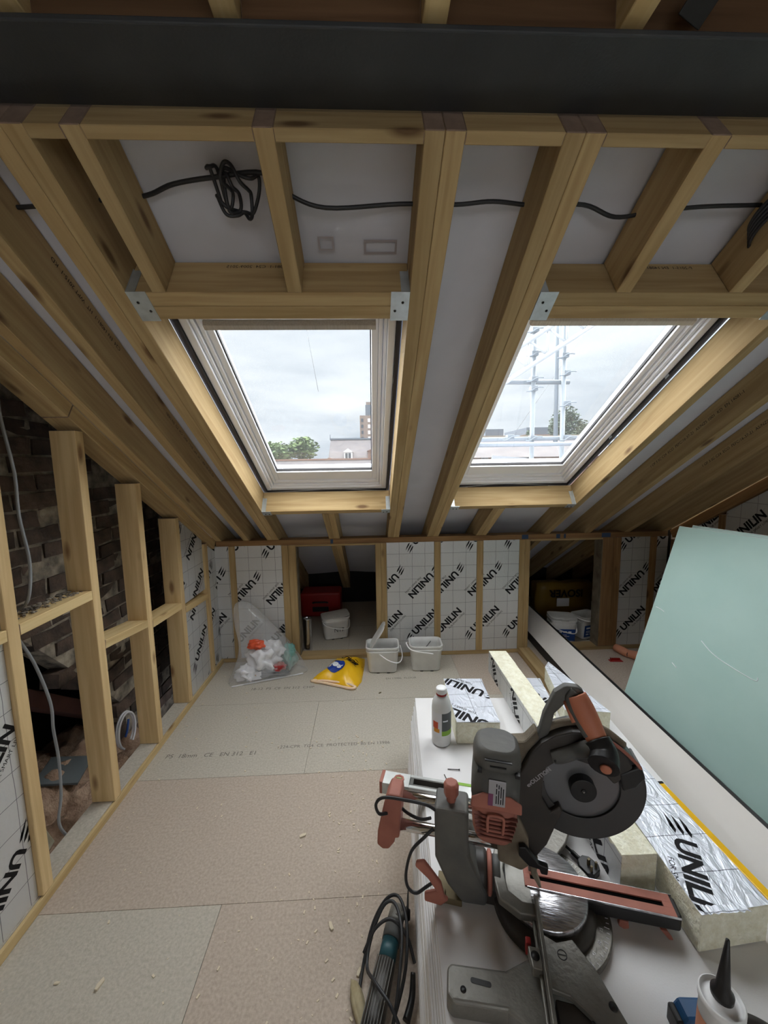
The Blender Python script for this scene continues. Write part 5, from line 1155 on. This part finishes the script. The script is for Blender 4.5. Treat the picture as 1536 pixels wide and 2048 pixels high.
timber('old_brace', (-1.62, 1.05, 1.02), (-1.60, 2.25, .02), .07, .11, up=(1, 0, 0), mat='rust', label='dark reddish old timber sloping down inside the wall hollow', cat='timber')
timber('old_brace', (-1.40, 1.10, .99), (-1.39, 1.32, .55), .05, .05, up=(1, 0, 0), mat='timber_old', label='short old timber hanging under the first noggin', cat='timber')
# debris on the noggin
t_ = thing('rubble_crumbs', 'brick crumbs and dust lying on the first open noggin', 'debris', (-1.2, 1.4, 1.007)); bm = bmesh.new()
for k in range(170):
    x, y = random.uniform(-1.252, -1.185), random.uniform(1.26, 1.585); s_ = random.uniform(.002, .008)*(1.2 if x < -1.22 else .8)
    bmesh.ops.create_icosphere(bm, subdivisions=1, radius=s_, matrix=Matrix.Translation((x, y, 1.0065+s_*.35)) @ Matrix.Diagonal((1.3, 1, .6, 1)) @ Matrix.Rotation(random.random()*6, 4, 'Z'))
o = fin('crumbs', bm, 'mortar', t_, Matrix()); o['kind'] = 'stuff'
# crumbs on the floor
t_ = thing('wood_crumbs', 'pale wood crumbs scattered over the chipboard floor', 'debris', (0, 1, 0)); bm = bmesh.new()
for k in range(420):
    if k < 230: x, y = random.gauss(-.12, .11), random.uniform(.55, 2.0)
    else: x, y = random.uniform(-1.1, .12), random.uniform(.5, 2.7)
    if x > .08: continue
    s_ = random.choice((.0009, .0012, .0018, .0026)); box(bm, -s_*2, s_*2, -s_, s_, 0, s_, Matrix.Translation((x, y, .0004)) @ Matrix.Rotation(random.random()*6.3, 4, 'Z'))
o = fin('crumbs', bm, 'chips', t_, Matrix()); o['kind'] = 'stuff'
for (x, y, s_, a, lb) in ((-.30, 1.42, .014, 30, 'light wood chip mid floor below the printed lettering'), (-.82, .99, .014, 80, 'yellowish wood chip near the left sole plate'), (-.155, 1.10, .013, 120, 'wood chip on the floor left of the grinder'), (-.95, 1.0, .008, 10, 'small pale chip on the near left floor'), (-.06, .98, .011, 70, 'white chip beside the grinder cable'), (.045, 2.40, .010, 40, 'brown scrap on the floor in front of the two buckets')):
    t_ = thing('wood_chip', lb, 'wood chip', (x, y, .0005), R(a)); bm = bmesh.new(); prism(bm, [(-s_, -s_*.3), (s_*.7, -s_*.5), (s_*1.1, .1*s_), (-.2*s_, s_*.5), (-s_, .3*s_)], 0, s_*.45); fin('chip', bm, 'chips' if x < .04 else 'bronze', t_, wm(t_), bevel=.0008)

# ================================================================== OUTSIDE
# scaffold beyond the right window
sf = thing('scaffold', 'galvanised scaffold with lattice beam outside the right roof window', 'scaffold', (1.9, 4.2, -3))
def pole(a, b, r=.0242, nm='tube', mat='scaf'):
    bm = bmesh.new(); tube(bm, [a, b], r, 14, smooth=False); return fin(nm, bm, mat, sf, Matrix())
pole((1.80, 4.20, -3), (1.785, 4.20, 3.9)); pole((2.185, 4.20, -3), (2.10, 4.20, 3.9)); pole((2.20, 4.5, 1.72), (2.16, 4.5, 3.9))
pole((.6, 4.24, 2.385), (2.20, 4.24, 2.375)); pole((.2, 4.26, 1.765), (4.2, 4.26, 1.79)); pole((.2, 4.50, 1.72), (4.2, 4.50, 1.73)); pole((1.0, 3.9, 1.70), (3.2, 3.9, 1.69), .02)
LA, LB_ = Vector((.9, 4.13, 2.01)), Vector((2.9, 4.13, 3.25)); up_ = Vector((-.11, 0, .20))
pole(LA-(LB_-LA)*.1, LB_, .0242, 'lattice_chord', 'scafalu'); pole(LA+up_-(LB_-LA)*.1, LB_+up_, .0242, 'lattice_chord', 'scafalu')
for k in range(10):
    a = LA.lerp(LB_, k/10); b = LA.lerp(LB_, (k+.55)/10); c = LA.lerp(LB_, (k+1)/10)
    pole(a, b+up_, .012, 'lattice_brace', 'scafalu'); pole(b+up_, c, .012, 'lattice_brace', 'scafalu')
for (x, z) in ((1.795, 2.40), (1.795, 2.30), (2.145, 2.46), (2.160, 2.14), (1.79, 2.66), (1.79, 2.90), (2.12, 2.64), (1.80, 1.78), (2.18, 1.78), (1.55, 1.79)):
    bm = bmesh.new(); box(bm, x-.042, x+.030, 4.158, 4.232, z-.024, z+.024); tube(bm, [(x-.10, 4.15, z-.035), (x-.05, 4.15, z-.03), (x, 4.15, z), (x+.05, 4.15, z+.01), (x+.085, 4.15, z+.006)], .008, 6); fin('coupler', bm, 'scaf', sf, Matrix(), bevel=.004)
for z in (1.745,): 
    bm = bmesh.new(); box(bm, 1.2, 3.6, 4.6, 4.82, 1.80, 1.838); fin('scaffold_board', bm, 'ledgerboard', sf, Matrix(), bevel=.002)
t_ = thing('white_sheeting', 'white rigid sheet leaning outside below the right window', 'sheet', (1.75, 5.2, 0)); bm = bmesh.new(); prism(bm, [(1.62, -6), (1.62, 1.40), (1.68, 1.62), (2.15, 1.58), (2.2, 1.40), (2.2, -6)], 5.2, 5.21, 'y'); fin('sheet', bm, 'sheet_white', t_, Matrix())
t_ = thing('overhead_wire', 'thin wire crossing the sky beyond the roof windows', 'wire', (0, 9, 4)); bm = bmesh.new(); tube(bm, [(-1.55, 9, 6.1), (-1.1, 9, 3.2)], .006, 5, smooth=False); tube(bm, [(7.6, 12, 6.8), (4.6, 12, 2.5)], .006, 5, smooth=False); fin('wire', bm, 'cable_grey', t_, Matrix())
tag(sbox('ground', 'roofslate', (-60, 120, 6, 160, -6.2, -6)), 'grey ground far below between the neighbouring houses', 'ground', kind='structure')
def win(par, x, y, z, w, h, mat='farwin', fr='sheet_white'):
    bm = bmesh.new(); box(bm, x-w/2, x+w/2, y-.06, y, z, z+h); f = fin('window', bm, fr, par, Matrix())
    bm = bmesh.new(); box(bm, x-w*.43, x-w*.04, y-.08, y-.06, z+h*.08, z+h*.92); box(bm, x+w*.04, x+w*.43, y-.08, y-.06, z+h*.08, z+h*.92); fin('pane', bm, mat, f, Matrix())
# slate-roofed hall with dormer
hb = thing('slate_roof_hall', 'grey slate-roofed brick hall with white dormer in the left window view', 'building', (-1, 46, -6))
bm = bmesh.new(); box(bm, -4.9, 9, 47, 57, -6, 1.2); box(bm, -4.9, -4.6, 47, 57, 1.2, 2.6); fin('walls', bm, 'farbrick', hb, Matrix())
bm = bmesh.new(); prism(bm, [(46.4, 1.0), (52, 5.1), (57.6, 1.0)], -4.95, 9.2, 'x'); fin('roof', bm, 'roofslate', hb, Matrix())
bm = bmesh.new(); box(bm, -5.05, 9.2, 51.8, 52.2, 5.05, 5.25); tube(bm, [(-5, 52, 5.2), (-5, 52, 5.75)], .05, 6); fin('ridge', bm, 'fargrey', hb, Matrix())
bm = bmesh.new(); box(bm, -2.95, -2.0, 47.6, 50.5, 2.35, 3.3); prism(bm, [(-3.05, 3.3), (-2.475, 3.72), (-1.9, 3.3)], 47.5, 50.5, 'y'); dm = fin('dormer', bm, 'white', hb, Matrix()); 
bm = bmesh.new(); box(bm, -2.82, -2.52, 47.55, 47.6, 2.5, 3.15); box(bm, -2.43, -2.13, 47.55, 47.6, 2.5, 3.15); fin('pane', bm, 'farwin', dm, Matrix())
bm = bmesh.new(); box(bm, -.05, 3.2, 46.0, 50, -1, 3.3); prism(bm, [(-.15, 3.3), (1.6, 4.1), (3.3, 3.3)], 45.9, 50, 'y'); gb = fin('gable_bay', bm, 'farbrick', hb, Matrix()); 
for k in range(4): win(hb, .55+.62*k, 46.0, 2.05, .5, .95)
# tower block
tb = thing('tower_block', 'pale tower block rising behind the slate roof', 'building', (3, 120, -6))
bm = bmesh.new(); box(bm, -2.3, 9, 116, 130, -6, 16.4); fin('walls', bm, 'fartower', tb, Matrix())
bm = bmesh.new(); box(bm, -.6, 7.5, 117, 128, 16.4, 19.6); fin('upper_storeys', bm, 'fargrey', tb, Matrix()); bm = bmesh.new(); box(bm, -.4, 7, 118, 127, 19.6, 20.6); fin('roof_plant', bm, 'fartower', tb, Matrix())
for k in range(7):
    for q in (-1.6, .4, 2.2):
        bm = bmesh.new(); box(bm, q-.35, q+.35, 115.9, 116, 4+k*1.75, 5+k*1.75); fin('window', bm, 'farwin' if q < 0 else 'white', tb, Matrix())
# low terrace with rooflights in front
lt = thing('low_terrace', 'low grey terrace roof with rooflights just beyond the left window', 'building', (-1, 14, -6))
bm = bmesh.new(); prism(bm, [(12.4, .9), (14, 1.75), (15.6, .9), (15.6, -6), (12.4, -6)], -9, 3.4, 'x'); fin('roof', bm, 'roofslate', lt, Matrix())
bm = bmesh.new(); box(bm, -9, 3.4, 13.95, 14.05, 1.74, 1.80); fin('ridge', bm, 'farbrick', lt, Matrix())
for k, x in enumerate((-3.15, -2.3, .9)):
    bm = bmesh.new(); box(bm, x-.22, x+.22, -.30, .10, .0, .05, Matrix.Translation((0, 13.62, 1.50)) @ Matrix.Rotation(R(28), 4, 'X')); f = fin('rooflight', bm, 'fargrey', lt, Matrix())
    bm = bmesh.new(); box(bm, x-.17, x+.17, -.26, .06, .051, .056, Matrix.Translation((0, 13.62, 1.50)) @ Matrix.Rotation(R(28), 4, 'X')); fin('pane', bm, 'white', f, Matrix())
# terraces right
for (x0, x1, h, lb) in ((17.6, 22, 7.0, 'peach brick apartment block seen at the left edge of the right window'), (24.2, 31.5, 7.2, 'wide peach brick apartment block behind the scaffold poles')):
    b = thing('apartment_block', lb, 'building', (x0, 60, -6)); bm = bmesh.new(); box(bm, x0, x1, 60, 72, -6, h-1.2); fin('walls', bm, 'farbrick', b, Matrix())
    bm = bmesh.new(); box(bm, x0+.9, x1-.6, 61, 71, h-1.2, h); fin('set_back_storey', bm, 'fargrey', b, Matrix())
    k = x0+.8
    while k < x1-.5: win(b, k, 60, h-3.0, .7, 1.1); k += 1.5
bm = bmesh.new(); box(bm, 28.0, 30, 59.6, 60.3, 4.6, 5.6); fin('red_awning', bm, 'farred', b, Matrix())
nb = thing('near_brick_house', 'red brick house with white window low in the right window view', 'building', (7, 20, -6))
bm = bmesh.new(); box(bm, 4.5, 14, 20, 28, -6, 1.9); fin('walls', bm, 'farbrick', nb, Matrix()); bm = bmesh.new(); prism(bm, [(19.8, 1.85), (24, 3.2), (28.2, 1.85)], 4.3, 14.2, 'x'); fin('roof', bm, 'roofslate', nb, Matrix()); 
for x in (6.05, 8.2, 10.4): win(nb, x, 20, 1.35, .35, .5)
pw_ = thing('parapet_wall', 'weathered brick parapet below the scaffold ledger', 'wall', (2, 8, -6)); bm = bmesh.new(); box(bm, 2.2, 6.5, 8.2, 8.5, -6, 1.42); box(bm, 2.15, 6.55, 8.15, 8.55, 1.42, 1.47); fin('masonry', bm, 'farbrick', pw_, Matrix())
def tree(label, x, y, zb, h, r, seed, mat, nleaf, up=1.0, lsz=.16):
    t = thing('tree', label, 'tree', (x, y, zb)); rs = random.Random(seed)
    bm = bmesh.new(); tube(bm, [(0, 0, 0), (.1, 0, h*.5), (0, .1, h*.8)], lambda s: .16*(1-s*.6), 8)
    tips = []
    for k in range(16):
        a = rs.uniform(0, 6.28); z = h*rs.uniform(.35, .8); e = Vector((math.cos(a)*r*rs.uniform(.4, .8), math.sin(a)*r*rs.uniform(.3, .6), z+h*.18*up)); tube(bm, [(0, 0, z*.8), e*.5+Vector((0, 0, z*.42)), e], .035, 5); tips.append(e)
    fin('trunk', bm, 'bark', t, wm(t)); bm = bmesh.new()
    for k in range(nleaf):
        c = rs.choice(tips); d = Vector((rs.gauss(0, 1), rs.gauss(0, 1), rs.gauss(0, 1))).normalized()*r*.42*rs.random()**.5; p = c+Vector((d.x, d.y, d.z*.8*up)); s_ = lsz*rs.uniform(.6, 1.3)
        q = Matrix.Translation(p) @ Matrix.Rotation(rs.random()*6, 4, 'Z') @ Matrix.Rotation(rs.random()*6, 4, 'X'); bm.faces.new([bm.verts.new(q @ Vector(w)) for w in ((-s_, 0, 0), (0, -s_*.6, 0), (s_, 0, 0), (0, s_*.6, 0))])
    o = fin('foliage', bm, mat, t, wm(t)); o['kind'] = 'stuff'
tree('round green tree left of the slate-roofed hall', -6.0, 30, -6, 9.2, 2.6, 3, 'leaf', 9000)
tree('tall thin-leaved tree beside the right scaffold pole', 21.3, 40, -6, 12.3, 2.6, 8, 'leaf2', 7000, 1.3, .15)
tree('small leafy tree between the two apartment blocks', 18.6, 46, -6, 11.0, 1.0, 11, 'leaf2', 1600, 1.2, .14)
